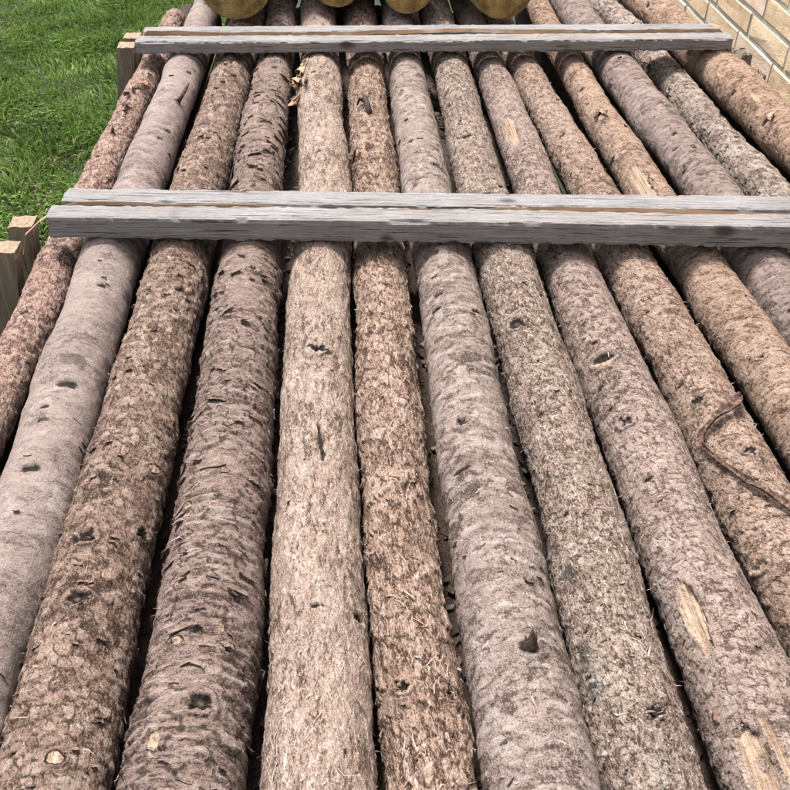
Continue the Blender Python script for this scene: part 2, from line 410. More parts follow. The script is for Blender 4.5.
FEATS = [
 (1,1.144,96,'notch',7), 
 (1,1.761,86,'stub',6), 
 (1,1.714,128,'notch',6), 
 (1,2.076,66,'burl',14), 
 (1,2.009,67,'notch',12), 
 (1,1.903,84,'burl',13), 
 (1,2.513,57,'knot',6), 
 (2,1.874,56,'twig',9), 
 (2,2.046,50,'dash',8), 
 (2,1.737,47,'dash',10), 
 (2,0.946,74,'notch',14), 
 (2,0.875,93,'dash',8), 
 (2,0.898,95,'dash',8), 
 (2,0.790,86,'notch',12), 
 (2,1.175,71,'dash',9), 
 (2,1.687,62,'dash',7), 
 (3,0.432,72,'cut',9), 
 (3,0.798,37,'cut',9), 
 (3,0.783,97,'burl',22), 
 (3,0.677,95,'knot',11), 
 (3,0.702,30,'knot',9), 
 (3,0.597,87,'knot',10), 
 (3,1.166,59,'notch',9), 
 (3,1.750,111,'notch',9), 
 (3,1.205,156,'bare',(5, 25)), 
 (4,0.539,106,'cut',6), 
 (4,0.437,111,'bare',(5, 12)), 
 (4,0.472,72,'knot',12), 
 (4,1.198,75,'knot',8), 
 (4,0.925,75,'knot',6), 
 (4,0.717,121,'cut',6), 
 (4,2.042,77,'dash',8), 
 (4,0.556,66,'bare',(3, 3)), 
 (5,0.995,88,'split',11), 
 (5,0.813,82,'crack',9), 
 (5,0.576,91,'dash',9), 
 (5,2.027,175,'burl',24), 
 (5,2.000,104,'dash',8), 
 (5,0.576,34,'notch',8), 
 (5,0.572,173,'notch',8), 
 (5,1.612,102,'dash',6), 
 (6,1.820,100,'twig',7), 
 (6,1.677,145,'notch',10), 
 (6,0.498,115,'knot',9), 
 (6,0.489,56,'knot',8), 
 (6,1.173,80,'dash',6), 
 (7,1.137,122,'notch',8), 
 (7,1.103,131,'notch',8), 
 (7,1.094,57,'notch',7), 
 (7,0.846,112,'knot',10), 
 (7,0.768,126,'dash',16), 
 (7,0.516,87,'stub',13), 
 (7,1.540,70,'knot',9), 
 (7,1.670,120,'dash',8), 
 (8,1.045,120,'knot',13), 
 (8,0.444,83,'knot',10), 
 (8,1.901,142,'notch',11), 
 (8,1.662,105,'notch',9), 
 (8,1.537,63,'notch',8), 
 (8,0.614,139,'stain',26), 
 (8,0.521,146,'stain',24), 
 (8,0.484,143,'stain',22), 
 (8,0.395,93,'lichen',20), 
 (8,0.494,140,'lichen',20), 
 (9,0.963,119,'hole',11), 
 (9,0.924,139,'dash',12), 
 (9,0.842,122,'knot',10), 
 (9,0.746,124,'notch',6), 
 (9,0.565,140,'bare',(8, 45)), 
 (9,0.571,123,'bare',(5, 30)), 
 (9,0.412,135,'gouge',(10, 45)), 
 (9,1.729,122,'bare',(10, 40)), 
 (9,1.011,122,'notch',5), 
 (9,0.407,104,'bare',(5, 40)), 
 (10,0.878,123,'knot',7), 
 (10,0.925,145,'dash',8), 
 (10,0.774,93,'knot',8), 
 (10,0.625,152,'ring',13), 
 (10,1.083,131,'notch',5), 
 (10,1.681,115,'notch',8), 
 (11,0.964,121,'knot',7), 
 (11,1.943,129,'notch',7), 
 (11,1.794,127,'notch',10), 
 (11,1.499,122,'bare',(13, 50)), 
 (11,2.023,85,'bare',(6, 25)), 
 (11,1.625,161,'dash',8), 
 (12,1.651,113,'notch',6), 
 (12,1.600,137,'notch',7), 
 (12,1.579,95,'notch',6), 
 (12,1.997,180,'notch',5), 
 (12,1.524,151,'dash',8), 
 (13,2.153,156,'burl',26), 
 (13,2.002,153,'knot',8), 
 (13,1.829,-177,'knot',8), 
 (14,1.900,154,'notch',7), 
 (14,1.743,150,'notch',12), 
 (14,1.831,123,'bare',(8, 20)), 
 (14,2.491,146,'notch',8), 
 (14,1.778,-168,'dash',10), 
]
def C(r, g_, b): return tuple((c / 255.0) ** 2.2 * 0.58 for c in (r, g_, b))
# style: colours, rough (cell mm, amp mm), plates (cw, cl, tilt, height, groove in mm, cover 0..1), shreds, flakes
STYLE = {
 1: dict(c=((116,88,77),(190,156,141),(224,197,181)), patch=(196,154,136), pa=.45, rough=((7,1.0),(3.5,.6)), pl=((8,9,.9,1.5,.6,1),), sh=500, fl=(160,4,9), fib=.4, speck=.8, dash=.35, cell=(.005,.006), net=.1, pt=0.2, ms=120),
 2: dict(c=((112,97,91),(158,141,134),(190,174,167)), patch=(160,138,128), pa=0.22, rough=((16,.6),(4,.25)), pl=((26,12,.5,.5,.15,.6),), sh=90, fl=(46,5,12), fib=.18, speck=.45, dash=0.55, cell=(.010,.006), bump=.6, net=0, tonal=0.7, ms=120, pt=0.12),
 3: dict(c=((94,72,61),(166,138,122),(212,189,172)), patch=(146,118,103), pa=.5, rough=((9,1.0),(4,.6)), pl=((10,13,1.6,1.7,.6,1),), sh=500, fl=(260,5,13), fib=.4, speck=.6, dash=.45, cell=(.007,.008), bump=1.1, net=.15, pt=0.2, ms=120),
 4: dict(c=((94,75,67),(164,140,129),(205,185,174)), patch=(140,116,106), pa=.4, rough=((10,.7),(4,.4)), pl=((26,9,3.6,1.2,.5,.58),(14,6,1.5,.7,.3,1)), sh=160, fl=(300,9,30), fib=.22, speck=.5, dash=.75, cell=(.014,.006), net=0, zs=1.6, pt=0.2, ms=100),
 5: dict(c=((112,89,76),(186,161,146),(224,205,190)), patch=(172,150,138), pa=.35, rough=((12,.7),(3.5,.5)), pl=((4.5,26,1.2,1.1,.3,1),(14,40,.6,1.0,.2,.8)), sh=1300, fl=(60,4,8), fib=1., speck=.5, dash=.2, cell=(.0045,.016), net=.06, zs=.30, tonal=.9, pt=0.16, ms=130),
 6: dict(c=((104,78,64),(186,155,136),(226,201,184)), patch=(172,139,119), pa=.5, rough=((9,1.0),(3.5,.6)), pl=((6,24,2.0,2.0,.8,1),), sh=1500, fl=(120,4,10), fib=1., speck=.7, dash=.25, cell=(.0055,.015), bump=1.2, net=.1, zs=.33, pt=0.2, ms=120),
 7: dict(c=((104,87,79),(174,154,144),(210,195,186)), patch=(138,119,110), pa=0.45, rough=((14,.8),(5,.5)), pl=((18,9,1.2,1.0,.35,.75),), sh=380, fl=(60,4,12), fib=.3, speck=.55, dash=.65, cell=(.009,.006), bump=.9, net=0, ms=120, tonal=0.9, pt=0.18),
 8: dict(c=((92,74,64),(172,148,134),(220,204,190)), patch=(130,111,98), pa=0.35, rough=((8,.9),(3.5,.7)), pl=((6,10,1.0,1.4,.6,1),), sh=1300, fl=(110,3,8), fib=.6, speck=1., dash=.3, cell=(.004,.008), net=.05, zs=.6, ms=170, pt=0.15),
 9: dict(c=((116,94,84),(186,162,150),(220,202,190)), patch=(174,149,137), pa=0.3, rough=((12,.7),(4,.5)), pl=((9,9,.8,1.1,.5,.9),), sh=700, fl=(50,3,8), fib=.4, speck=.85, dash=.4, cell=(.005,.005), net=.04, ms=170, tonal=0.85, pt=0.14),
 10: dict(c=((112,86,72),(188,158,140),(224,202,185)), patch=(194,166,146), pa=0.3, rough=((10,.8),(4,.5)), pl=((9,9,.9,1.3,.6,1),), sh=800, fl=(50,3,8), fib=.45, speck=.9, dash=.4, cell=(.005,.006), net=.05, ms=170, tonal=0.85, pt=0.15),
 11: dict(c=((116,89,73),(194,162,141),(228,204,185)), patch=(204,169,145), pa=.4, rough=((12,.7),(4,.4)), pl=((14,6,1.0,.9,.4,1),), sh=400, fl=(50,3,8), fib=.3, speck=.8, dash=.65, cell=(.008,.004), net=.04, zs=1.8, ms=150, tonal=0.85, pt=0.16),
 12: dict(c=((110,91,84),(172,151,142),(206,188,180)), patch=(154,134,126), pa=0.3, rough=((14,.6),(4,.3)), pl=((15,6,1.0,.8,.35,.9),), sh=120, fl=(30,3,9), fib=.15, speck=.5, dash=.85, cell=(.010,.0035), bump=.9, net=.02, zs=1.8, ms=150, tonal=0.85, pt=0.16),
 13: dict(c=((122,104,95),(188,168,155),(220,203,190)), patch=(156,138,127), pa=.55, rough=((9,1.0),(4,.6)), pl=((13,12,1.6,1.8,.9,1),), sh=300, fl=(90,4,10), fib=.4, speck=.8, dash=.5, cell=(.008,.008), net=.1, ms=110),
 14: dict(c=((120,90,73),(198,163,139),(230,204,182)), patch=(214,177,147), pa=.45, rough=((13,.7),(4,.4)), pl=((14,6,1.0,.9,.4,1),), sh=200, fl=(40,4,10), fib=.2, speck=.7, dash=.75, cell=(.009,.004), bump=1., net=.03, zs=1.8, ms=150, tonal=0.85, pt=0.16),
}
# torn places: log, distance along, angle, half width, half length, seed, deep
TORN = [(9, .560, 134, .0115, .046, 1, False), (9, .400, 127, .0125, .042, 2, True), (11, 1.490, 122, .024, .075, 3, False), (9, 1.720, 121, .015, .075, 4, False)]
SIZE = dict(notch=1.5, dash=1.25, knot=1.9, cut=1.5, stub=1.7, twig=1.6, ring=1.8, split=2.3, crack=1.6, burl=1.35, hole=2.7, bare=1.4, gouge=1.5, stain=1.2, lichen=1.1)   # mm seen -> mm modelled
LABELS = {
 1: 'thin reddish log at the left edge of the stack, next to the lawn and stakes',
 2: 'smooth mauve-grey log with a small upright twig, second from the lawn side',
 3: 'brown scaly log with a pale sawn knot near the bottom edge, beside the curled-bark log',
 4: 'grey log whose bark lifts in dark crosswise curls',
 5: 'creamy shredded log with a peeled bark clump below the far battens and a long split',
 6: 'reddish shaggy narrow log with a dark forked stub below the far battens',
 7: 'smooth grey-pink log with a dark pointed branch stub low down',
 8: 'speckled grey log with black stains and pale lichen near the bottom',
 9: 'log with a hollow knot and yellow stripped patches, left of the curled vine strip',
 10: 'log that the curled brown bark strip lies across',
 11: 'log with a torn tan patch just above the near battens',
 12: 'grey-brown log with three short dark dashes above the near battens',
 13: 'thin mottled log with a dark knob, sunk between two thicker logs at right',
 14: 'thick warm tan log nearest the brick wall',
}
sawn = G('sawn_log_end')
tcs = sawn.n('ShaderNodeTexCoord').outputs['Object']
sn = sawn.noise(tcs, 60.0, 5, 0.6)
sawn.done(sawn.ramp(sn, [(0.3, (0.28, 0.17, 0.08)), (0.7, (0.46, 0.31, 0.17))]), sawn.bump(sn, 0.002))
stub_m = G('dead_branch_wood')
tcs = stub_m.n('ShaderNodeTexCoord').outputs['Object']
sn = stub_m.noise(stub_m.scale(tcs, (1, 1, 1)), 260.0, 4, 0.6)
stub_m.done(stub_m.ramp(sn, [(0.35, (0.016, 0.010, 0.008)), (0.58, (0.052, 0.032, 0.023)), (0.78, (0.15, 0.095, 0.065))]), stub_m.bump(sn, 0.002))
knot_m = G('cut_knot_wood')
tcs = knot_m.n('ShaderNodeTexCoord').outputs['Object']
sn = knot_m.noise(tcs, 300.0, 4, 0.6)
knot_m.done(knot_m.ramp(sn, [(0.3, (0.14, 0.08, 0.045)), (0.55, (0.33, 0.22, 0.125)), (0.8, (0.46, 0.34, 0.22))]), knot_m.bump(sn, 0.001))

def tube(path, radii, seg=7, rough=0.0, seed=0):
    r = random.Random(seed); V = []; F = []; T = []
    path = [Vector(p) for p in path]; n = len(path)
    up = Vector((0.3, 0.2, 1)).normalized()
    for i, p in enumerate(path):
        d = (path[min(i + 1, n - 1)] - path[max(i - 1, 0)]).normalized()
        a = d.cross(up); a = a.normalized() if a.length > 1e-3 else d.cross(Vector((1, 0, 0))).normalized(); b = a.cross(d)
        for k in range(seg):
            t = 2 * math.pi * k / seg; q_ = radii[i] * (1 + r.uniform(-rough, rough))
            V.append(p + (a * math.cos(t) + b * math.sin(t)) * q_)
    for i in range(n - 1):
        for k in range(seg):
            k2 = (k + 1) % seg
            F.append((i * seg + k, i * seg + k2, (i + 1) * seg + k2, (i + 1) * seg + k))
    V += [path[0], path[-1]]
    for k in range(seg):
        T.append((len(V) - 2, (k + 1) % seg, k)); T.append((len(V) - 1, (n - 1) * seg + k, (n - 1) * seg + (k + 1) % seg))
    return V, F, T

class LogAxis:
    def __init__(self, z, pts):
        a = np.array(pts); self.y, self.x, self.r, self.z = a[:, 0], a[:, 1], a[:, 2], z
        # smooth interpolation through the knots
        yy = np.linspace(a[0, 0], a[-1, 0], 400); k = np.hanning(61); k /= k.sum()
        pad = lambda v: np.convolve(np.concatenate([2 * v[0] - v[30:0:-1], v, 2 * v[-1] - v[-2:-32:-1]]), k, 'valid')
        self.yy, self.xx, self.rr = yy, pad(np.interp(yy, self.y, self.x)), pad(np.interp(yy, self.y, self.r))
    def at(self, y): return np.interp(y, self.yy, self.xx), np.interp(y, self.yy, self.rr)
    def surf(self, y, deg, lift=0.0):
        x, r = self.at(y); t = math.radians(deg)
        return Vector((float(x) + (r + lift) * math.cos(t), y, self.z + (r + lift) * math.sin(t)))
LOGS = {k: (z, [(y, x - (.004 if k == 3 else 0), r * {2: 1.06, 3: 1.06}.get(k, 1.02)) for y, x, r in p]) for k, (z, p) in LOGS.items()}
AX = {k: LogAxis(z, p) for k, (z, p) in LOGS.items()}

def ring_positions(y0, y1):
    ys = [y0]
    while ys[-1] < y1:
        y = ys[-1]
        d = 0.010 if y < 0.25 else (0.0022 + 0.0022 * max(0.0, y - 0.4) if y < 2.6 else 0.016)
        ys.append(y + d)
    ys[-1] = y1
    return np.array(ys)

TH = np.radians(np.concatenate([np.linspace(-22, 202, 92), np.linspace(202, 338, 14)[1:-1]]))

def make_log(k):
    ax, st = AX[k], STYLE[k]
    ys = ring_positions(ax.y[0], ax.y[-1]); nr, ns = len(ys), len(TH)
    Y = np.repeat(ys, ns); T = np.tile(TH, nr)
    xc, r0 = ax.at(Y)
    R0 = float(np.mean(ax.r))
    ct, sn_ = np.cos(T), np.sin(T)
    p = np.stack([R0 * ct, R0 * sn_, Y], 1) + k * 3.17
    Td = np.degrees(T); u = (np.radians(np.where(Td > 270, Td - 360, Td)) - np.pi / 2) * R0
    h = 2.6e-3 * vnoise(p * np.array([14, 14, 6.0]), 3 + k) + 1.7e-3 * fbm(p * 38, 9 + k, 2) + 2.2e-3 * vnoise(p * np.array([3, 3, 11.]), 21 + k)
    yk = np.stack([Y * 2.6, 0 * Y, 0 * Y], 1); xc = xc + 4.5e-3 * vnoise(yk, 50 + k) + 2.2e-3 * vnoise(yk * 2.7, 51 + k); zc = ax.z + 3.5e-3 * vnoise(yk, 70 + k) + 2e-3 * vnoise(yk * 2.7, 71 + k)
    wu = 4e-3 * vnoise(p * 70, 61 + k); wv = 4e-3 * vnoise(p * 70, 83 + k)
    for mm, amp in st['rough']:
        h += amp * 1e-3 * fbm(p * (1000.0 / mm) * np.array([1, 1, 0.8]), int(mm * 7) + k, 2)
    pls = []
    for q, (cw, cl, tilt, hr, gr, cover) in enumerate(st['pl']):
        e, rid, da, db = plates(u + wu, Y + wv, cw * 1e-3, cl * 1e-3, 300 + 31 * k + q)
        msk = np.clip((vnoise(p * np.array([16, 16, 11.0]), 40 + k + q) + (cover * 2 - 1) + 0.35) * 2.5, 0, 1)
        ptilt = np.where(rid > 0.25, 0.4 + rid, 0.1)
        pls.append((.5 + (rid - .5) * msk, np.exp(-(e / 0.13) ** 2) * msk * min(1, gr / .5)))
        h += msk * 1e-3 * (-tilt * db * ptilt + hr * (rid - 0.5) - gr * np.exp(-(e / 0.10) ** 2))
    F = np.zeros((len(Y), 4), np.float32)
    PL = np.stack([pls[0][0], pls[0][1], pls[-1][0], np.ones(len(Y))], 1)
    KN, hd = [], np.zeros(len(Y))
    jag = vnoise(p * 260, 5) * 0.5 + vnoise(p * 120, 6) * 0.5
    for (lk, fy, fd, kind, sz) in FEATS:
        if lk != k: continue
        s2 = sz if isinstance(sz, tuple) else (sz, sz)
        dl = Y - fy
        dth = (T - math.radians(fd) + np.pi) % (2 * np.pi) - np.pi
        du = dth * r0
        near = (np.abs(dl) < 0.09) & (np.abs(du) < 0.06)
        ix = np.nonzero(near)[0]
        if not len(ix): continue
        a = du[ix] * 1000; b = dl[ix] * 1000; jg = jag[ix]
        s2 = tuple(v * SIZE[kind] for v in s2); m = s2[0] * 0.5
        a = a + 1.9 * vnoise(p[ix] * 210, 71 + k) + 1.0 * vnoise(p[ix] * 430, 72); b = b + 1.9 * vnoise(p[ix] * 210, 73 + k) + 1.0 * vnoise(p[ix] * 430, 74)
        if kind in ('notch', 'dash'):
            m = m * 1.35
            wl = max((0.42 if kind == 'notch' else 0.16) * m + (0.6 if kind == 'dash' else 0.3), 1.0 + 2.2 * max(0.0, fy - .4))
            bb = b + 0.15 * a + 1.3 * jg
            core = np.exp(-(a / m) ** 4 - (bb / wl) ** 2)
            lip = np.exp(-(a / (m * 1.2)) ** 4 - ((bb - 1.9 * wl) / (wl * 1.2)) ** 2)
            h[ix] += (-core * (5.0 if kind == 'notch' else 2.6) + lip * 2.0) * 1e-3
            F[ix, 0] = np.maximum(F[ix, 0], core * 0.95)
        elif kind in ('knot', 'stub', 'twig', 'cut', 'ring', 'split'):
            KN.append((fy, fd, kind, m * 1e-3))
            m = m * 1.3
            rr = np.hypot(a * .9, b) * (1 + 0.7 * jg)
            h[ix] += 2.6 * np.exp(-(rr / (m * 1.9)) ** 2) * 1e-3
            if kind in ('knot', 'split', 'ring'): hd[ix] = np.maximum(hd[ix], 9e-3 * np.exp(-(rr / (m * .62)) ** 4))
            if kind == 'split':
                cr = np.exp(-((a - 0.1 * b) / 2.4) ** 2 - ((b - 14) / 15) ** 2)
                h[ix] -= 4e-3 * cr; F[ix, 0] = np.maximum(F[ix, 0], cr)
        elif kind == 'crack':
            cr = np.exp(-((a + 1.0 * jg - 0.08 * b) / 2.3) ** 2 - (b / 36) ** 4)
            h[ix] -= 4.5e-3 * cr; F[ix, 0] = np.maximum(F[ix, 0], cr * 1.1)
            st_ = np.exp(-((a) / 9) ** 2 - (b / 34) ** 2); F[ix, 2] = np.maximum(F[ix, 2], st_ * .42)
        elif kind == 'burl':
            rr = np.hypot(a, b * 0.8)
            bl = np.exp(-(rr / (m * 1.1)) ** 2)
            h[ix] += bl * (0.24 * s2[0] * (0.7 + 0.6 * jg) + 2.0 * vnoise(p[ix] * 170, 3)) * 1e-3
            F[ix, 0] = np.maximum(F[ix, 0], np.clip(bl * (vnoise(p[ix] * 170, 3) * -1.3), 0, .8) * (1.2 if k == 13 else .8))
        elif kind == 'hole':
            KN.append((fy, fd, kind, m * 1e-3)); rr = np.hypot(a, b)
            h[ix] += 3.0e-3 * np.exp(-(rr / (m * 2)) ** 2); hd[ix] = np.maximum(hd[ix], 1.1e-2 * np.exp(-(rr / (m * .95)) ** 4))
            continue
            rr = np.hypot(a, b)
            h[ix] += 2.5e-3 * np.exp(-(rr / (m * 2)) ** 2)
            pit = 1 / (1 + np.exp((rr * (1 + .3 * jg) - m) * 1.5)); h[ix] -= 7e-3 * pit * np.clip(0.6 + 0.12 * b, 0.2, 1)
            F[ix, 1] = np.maximum(F[ix, 1], pit * np.clip((.3 * m - b) / 3, 0, 1)); F[ix, 0] = np.maximum(F[ix, 0], pit * np.clip((b - .2 * m) / 3, 0, 1))
        elif kind in ('bare', 'gouge'):
            if sz[1] >= 45 or kind == 'gouge' or sz == (10, 40): continue
            mw, ml = s2[0] * 0.72, s2[1] * 0.6
            dd = np.abs((a - 0.06 * b) / mw) ** 2 + np.abs(b / ml) ** 2.4
            jg = jg * .7 + 1.0 * vnoise(np.stack([a * .16, b * .05, a * 0], 1), int(fy * 100))
            msk = 1 / (1 + np.exp((dd - 1 + jg * 1.0) * 7))
            rim = np.exp(-((dd - 1.35 + jg * 0.9) / 0.35) ** 2)
            h[ix] += (-2.6 * msk * (2.0 if kind == 'gouge' else 1) + 2.2 * rim * (.5 + jg)) * 1e-3
            F[ix, 1] = np.maximum(F[ix, 1], msk)
            if kind == 'gouge':
                hole = np.exp(-((a + 5) / 5) ** 2 - ((b - 4) / 7) ** 2); h[ix] -= 6e-3 * hole
                F[ix, 0] = np.maximum(F[ix, 0], hole * .9)
        elif kind == 'stain':
            F[ix, 2] = np.maximum(F[ix, 2], np.exp(-(a / (m * .8)) ** 2 - (b / (m * 1.5)) ** 2) * .62)
        elif kind == 'lichen':
            F[ix, 3] = np.maximum(F[ix, 3], np.exp(-(a / m) ** 2 - (b / (m * 1.8)) ** 2))
    for (lk, fy, fd, hw, hl, sd, gouge) in TORN:
        if lk != k: continue
        dth = (T - math.radians(fd) + np.pi) % (2 * np.pi) - np.pi
        uu, vv = dth * r0 / hw, (Y - fy) / hl
        h -= (.0048 if not gouge else .0085) * (1 / (1 + np.exp((uu ** 2 + vv ** 2 - .85) * 6)))
    rad = r0 + h
    V = np.stack([xc + (rad - hd) * ct, Y, zc + (rad - hd) * sn_], 1)
    gx_, gz_, gr_ = xc.reshape(nr, ns)[:, 0], zc.reshape(nr, ns)[:, 0], np.concatenate([rad.reshape(nr, ns), rad.reshape(nr, ns)[:, :1]], 1)
    TH2 = np.concatenate([TH, [TH[0] + 2 * np.pi]])
    def srf(yq, tq):
        tq = (tq - TH[0]) % (2 * np.pi) + TH[0]
        i = np.clip(np.searchsorted(ys, yq) - 1, 0, nr - 2); fi = np.clip((yq - ys[i]) / (ys[i + 1] - ys[i]), 0, 1)
        j = np.clip(np.searchsorted(TH2, tq, 'right') - 1, 0, ns - 1); fj = (tq - TH2[j]) / (TH2[j + 1] - TH2[j])
        rr_ = (gr_[i, j] * (1 - fj) + gr_[i, j + 1] * fj) * (1 - fi) + (gr_[i + 1, j] * (1 - fj) + gr_[i + 1, j + 1] * fj) * fi
        return gx_[i] * (1 - fi) + gx_[i + 1] * fi, gz_[i] * (1 - fi) + gz_[i + 1] * fi, rr_
    def drape(name, yq, tq, dh, feat, plate, quads, mats):
        cx_, cz_, rr_ = srf(yq, tq); rr_ = rr_ + dh
        me_ = mesh_np(name, np.stack([cx_ + rr_ * np.cos(tq), yq, cz_ + rr_ * np.sin(tq)], 1), quads, True)
        add_attr(me_, 'bco', 'FLOAT_VECTOR', np.stack([R0 * np.cos(tq), R0 * np.sin(tq), yq], 1))
        add_attr(me_, 'feat', 'FLOAT_COLOR', feat); add_attr(me_, 'plate', 'FLOAT_COLOR', plate)
        return link(name, me_, o, mats)
    q = np.arange(nr * ns).reshape(nr, ns); q2 = np.roll(q, -1, axis=1)
    quads = np.stack([q[:-1], q[1:], q2[1:], q2[:-1]], -1).reshape(-1, 4)
    # sawn ends
    nb = len(V); ends = []; tris = []
    for e, i in ((0, 0), (1, nr - 1)):
        b0 = nb + len(ends); ring = V[q[i]]; ends += [tuple(v) for v in ring]; cidx = nb + len(ends)
        ends.append((float(ring[:, 0].mean()), float(ring[0, 1]), float(ring[:, 2].mean())))
        for j in range(ns):
            j2 = (j + 1) % ns
            tris.append((b0 + j, b0 + j2, cidx) if e == 0 else (b0 + j2, b0 + j, cidx))
    Vall = np.concatenate([V, np.array(ends)])
    me = mesh_np('log', Vall, quads, True, np.array(tris))
    bco = np.concatenate([np.stack([R0 * ct, R0 * sn_, Y], 1), np.array(ends)])
    add_attr(me, 'bco', 'FLOAT_VECTOR', bco)
    add_attr(me, 'feat', 'FLOAT_COLOR', np.concatenate([F, np.zeros((len(ends), 4))]))
    add_attr(me, 'plate', 'FLOAT_COLOR', np.concatenate([PL, np.zeros((len(ends), 4))]))
    mi = np.zeros(len(me.polygons), np.int32); mi[len(quads):] = 1
    c = st['c']
    bm = bark_material('bark_of_log_%d' % k, C(*c[0]), C(*c[1]), C(*c[2]), st['cell'][0], st['cell'][1], st['fib'], st['speck'],
                       0.42, st['dash'], C(*st['patch']), st['pa'], st.get('bump', 1.0), k, st.get('net', .15), st.get('tonal', 1.0), st.get('zs', 1.0), st.get('ms', 85.0), st.get('pt', .26))
    o = link('log', me, None, [bm, sawn.m])
    me.polygons.foreach_set('material_index', mi)
    tag(o, LABELS[k], 'log', 'top layer of bark-covered logs')
    # knots: collars of bark round a dark pit, a sawn face or a stub
    for n_, (fy, fd, kind, m) in enumerate(KN):
        Rk = {'cut': 2.3, 'ring': 2.0, 'twig': 1.5}.get(kind, 2.1) * m
        na, nrr = 34, 15
        ph = np.tile(np.linspace(0, 2 * np.pi, na, endpoint=False), nrr); rho = np.repeat(np.linspace(0.03, 1, nrr), na)
        sd_ = k * 13 + n_ * 7
        pn = np.stack([np.cos(ph) * 1.3 + sd_, np.sin(ph) * 1.3, rho * 2.0], 1)
        wav = vnoise(pn, 3) * .5 + vnoise(pn * 2.7, 4) * .35
        q_ = rho * (1 + .35 * wav)
        a_ = rho * Rk * np.cos(ph) * (1 + .10 * np.cos(ph + sd_)); b_ = rho * Rk * np.sin(ph) * .92
        tq = math.radians(fd) + a_ / float(np.mean(r0)); yq = fy + b_
        big_ = min(1.0, m / .010)
        dh = .0036 * big_ * np.exp(-((q_ - .46) / .24) ** 2) + .0009 * np.cos(q_ * 21 + 2 * wav) * np.exp(-((q_ - .6) / .35) ** 2) + .0016 * wav * (1 - rho) * rho * 3
        dh = dh * (1 - np.clip((rho - .72) / .28, 0, 1) ** 2) + .0004 - .0016 * np.clip((rho - .8) / .2, 0, 1)
        ft_ = np.zeros((len(ph), 4)); rnd = .5 + .35 * wav
        pit = 1 / (1 + np.exp((q_ - .30) * 26)); pit2 = 1 / (1 + np.exp((q_ - .44) * 26))
        pit = 1 / (1 + np.exp((q_ * (1 + .55 * vnoise(pn * 1.9, 8)) - (.30 + .10 * math.sin(sd_ * 1.7))) * 22))
        if kind in ('knot', 'split', 'ring'):
            shut = 0 if kind == 'split' else (.25 + .75 * ((sd_ * 7) % 5) / 4)      # how far a dead branch end fills the pit
            plug = np.exp(-((q_ - .02) / .17) ** 4) * shut
            dh -= .0060 * big_ * pit * (.6 + .6 * rnd) * (1 - .75 * plug)
            ft_[:, 0] = pit * (.95 - .62 * plug) * (1 if kind != 'ring' else .45) + .5 * np.exp(-((q_ - .66) / .06) ** 2) * (wav > -.05)
            if kind == 'ring': ft_[:, 1] = .55 * np.exp(-(q_ / .2) ** 2)
            if kind == 'split': ft_[:, 0] = np.maximum(ft_[:, 0], np.exp(-((np.abs(np.sin(ph - .5)) - .1) / .25) ** 2) * np.exp(-(q_ / .62) ** 4))
        elif kind == 'hole':
            dh -= .0085 * pit2 * np.clip(.50 + .7 * np.sin(ph) * q_ / .4, .12, 1)
            ft_[:, 1] = pit2 * (np.sin(ph) * q_ < .06 + .1 * wav); ft_[:, 0] = pit2 * (np.sin(ph) * q_ >= .06 + .1 * wav) + .5 * np.exp(-((q_ - .62) / .06) ** 2) * (wav > 0)
        elif kind == 'cut':
            face = 1 / (1 + np.exp((q_ - .40) * 30)); dh = dh * (1 - face) + .0030 * face * big_
            ft_[:, 1] = face; ft_[:, 0] = .75 * np.exp(-((q_ - .47) / .07) ** 2)
        else:
            ft_[:, 0] = .85 * np.exp(-(q_ / .42) ** 2) * (.7 + .6 * rnd); ft_[:, 1] = .7 * np.exp(-((q_ - .30) / .10) ** 2) * (np.sin(ph * 1.0 + 4) > .2)
        pl_ = np.stack([rnd, np.zeros_like(rnd), rnd, np.ones_like(rnd)], 1)
        g_ = np.arange(nrr * na).reshape(nrr, na); g2_ = np.roll(g_, -1, 1)
        qd = np.stack([g_[:-1], g_[1:], g2_[1:], g2_[:-1]], -1).reshape(-1, 4)
        capq = np.array([[g_[0, j], g_[0, (j + 1) % na], g_[0, (na - 1 - j - 1) % na], g_[0, na - 1 - j]] for j in range(na // 2 - 1)])
        drape('branch_knot', yq, tq, dh, ft_, pl_, np.concatenate([qd, capq]), [bm])
    # torn places where the wood shows
    for (lk, fy, fd, hw, hl, sd, gouge) in TORN:
        if lk != k: continue
        nu_, nv_ = 30, 64
        U_, V_ = np.meshgrid(np.linspace(-1.35, 1.35, nu_), np.linspace(-1.3, 1.3, nv_)); U_, V_ = U_.ravel(), V_.ravel()
        wid = np.sqrt(np.clip(1 - np.abs(V_ + .12) ** 2.2, 0, 1)) * (.78 + .35 * V_) if sd % 2 else np.sqrt(np.clip(1 - np.abs(V_) ** 2.6, 0, 1)) * (.95 - .2 * V_)
        nz_ = vnoise(np.stack([U_ * 2.2, V_ * 4.0, U_ * 0 + sd], 1), sd); nz2 = vnoise(np.stack([U_ * 6, V_ * 13.0, U_ * 0 + sd], 1), sd)
        spl = vnoise(np.stack([U_ * 4.5, V_ * .7, U_ * 0 + sd * 3], 1), sd + 5); spl2 = vnoise(np.stack([U_ * 11, V_ * 1.6, U_ * 0 + sd * 3], 1), sd + 6)
        dd = np.abs(U_ - .12 * nz_) - wid * (1 + .30 * spl) + .55 * np.clip(np.abs(V_) - .45, 0, 1) * (spl + .7 * spl2) + .10 * nz_ + .12 * nz2           # <0 inside
        inside = 1 / (1 + np.exp(dd * 22))
        fib_ = vnoise(np.stack([U_ * hw * 500, V_ * hl * 26, U_ * 0], 1), sd + 2)
        edge_ = np.exp(-((dd - .12) / .10) ** 2)
        depth = .0030 if not gouge else .0062
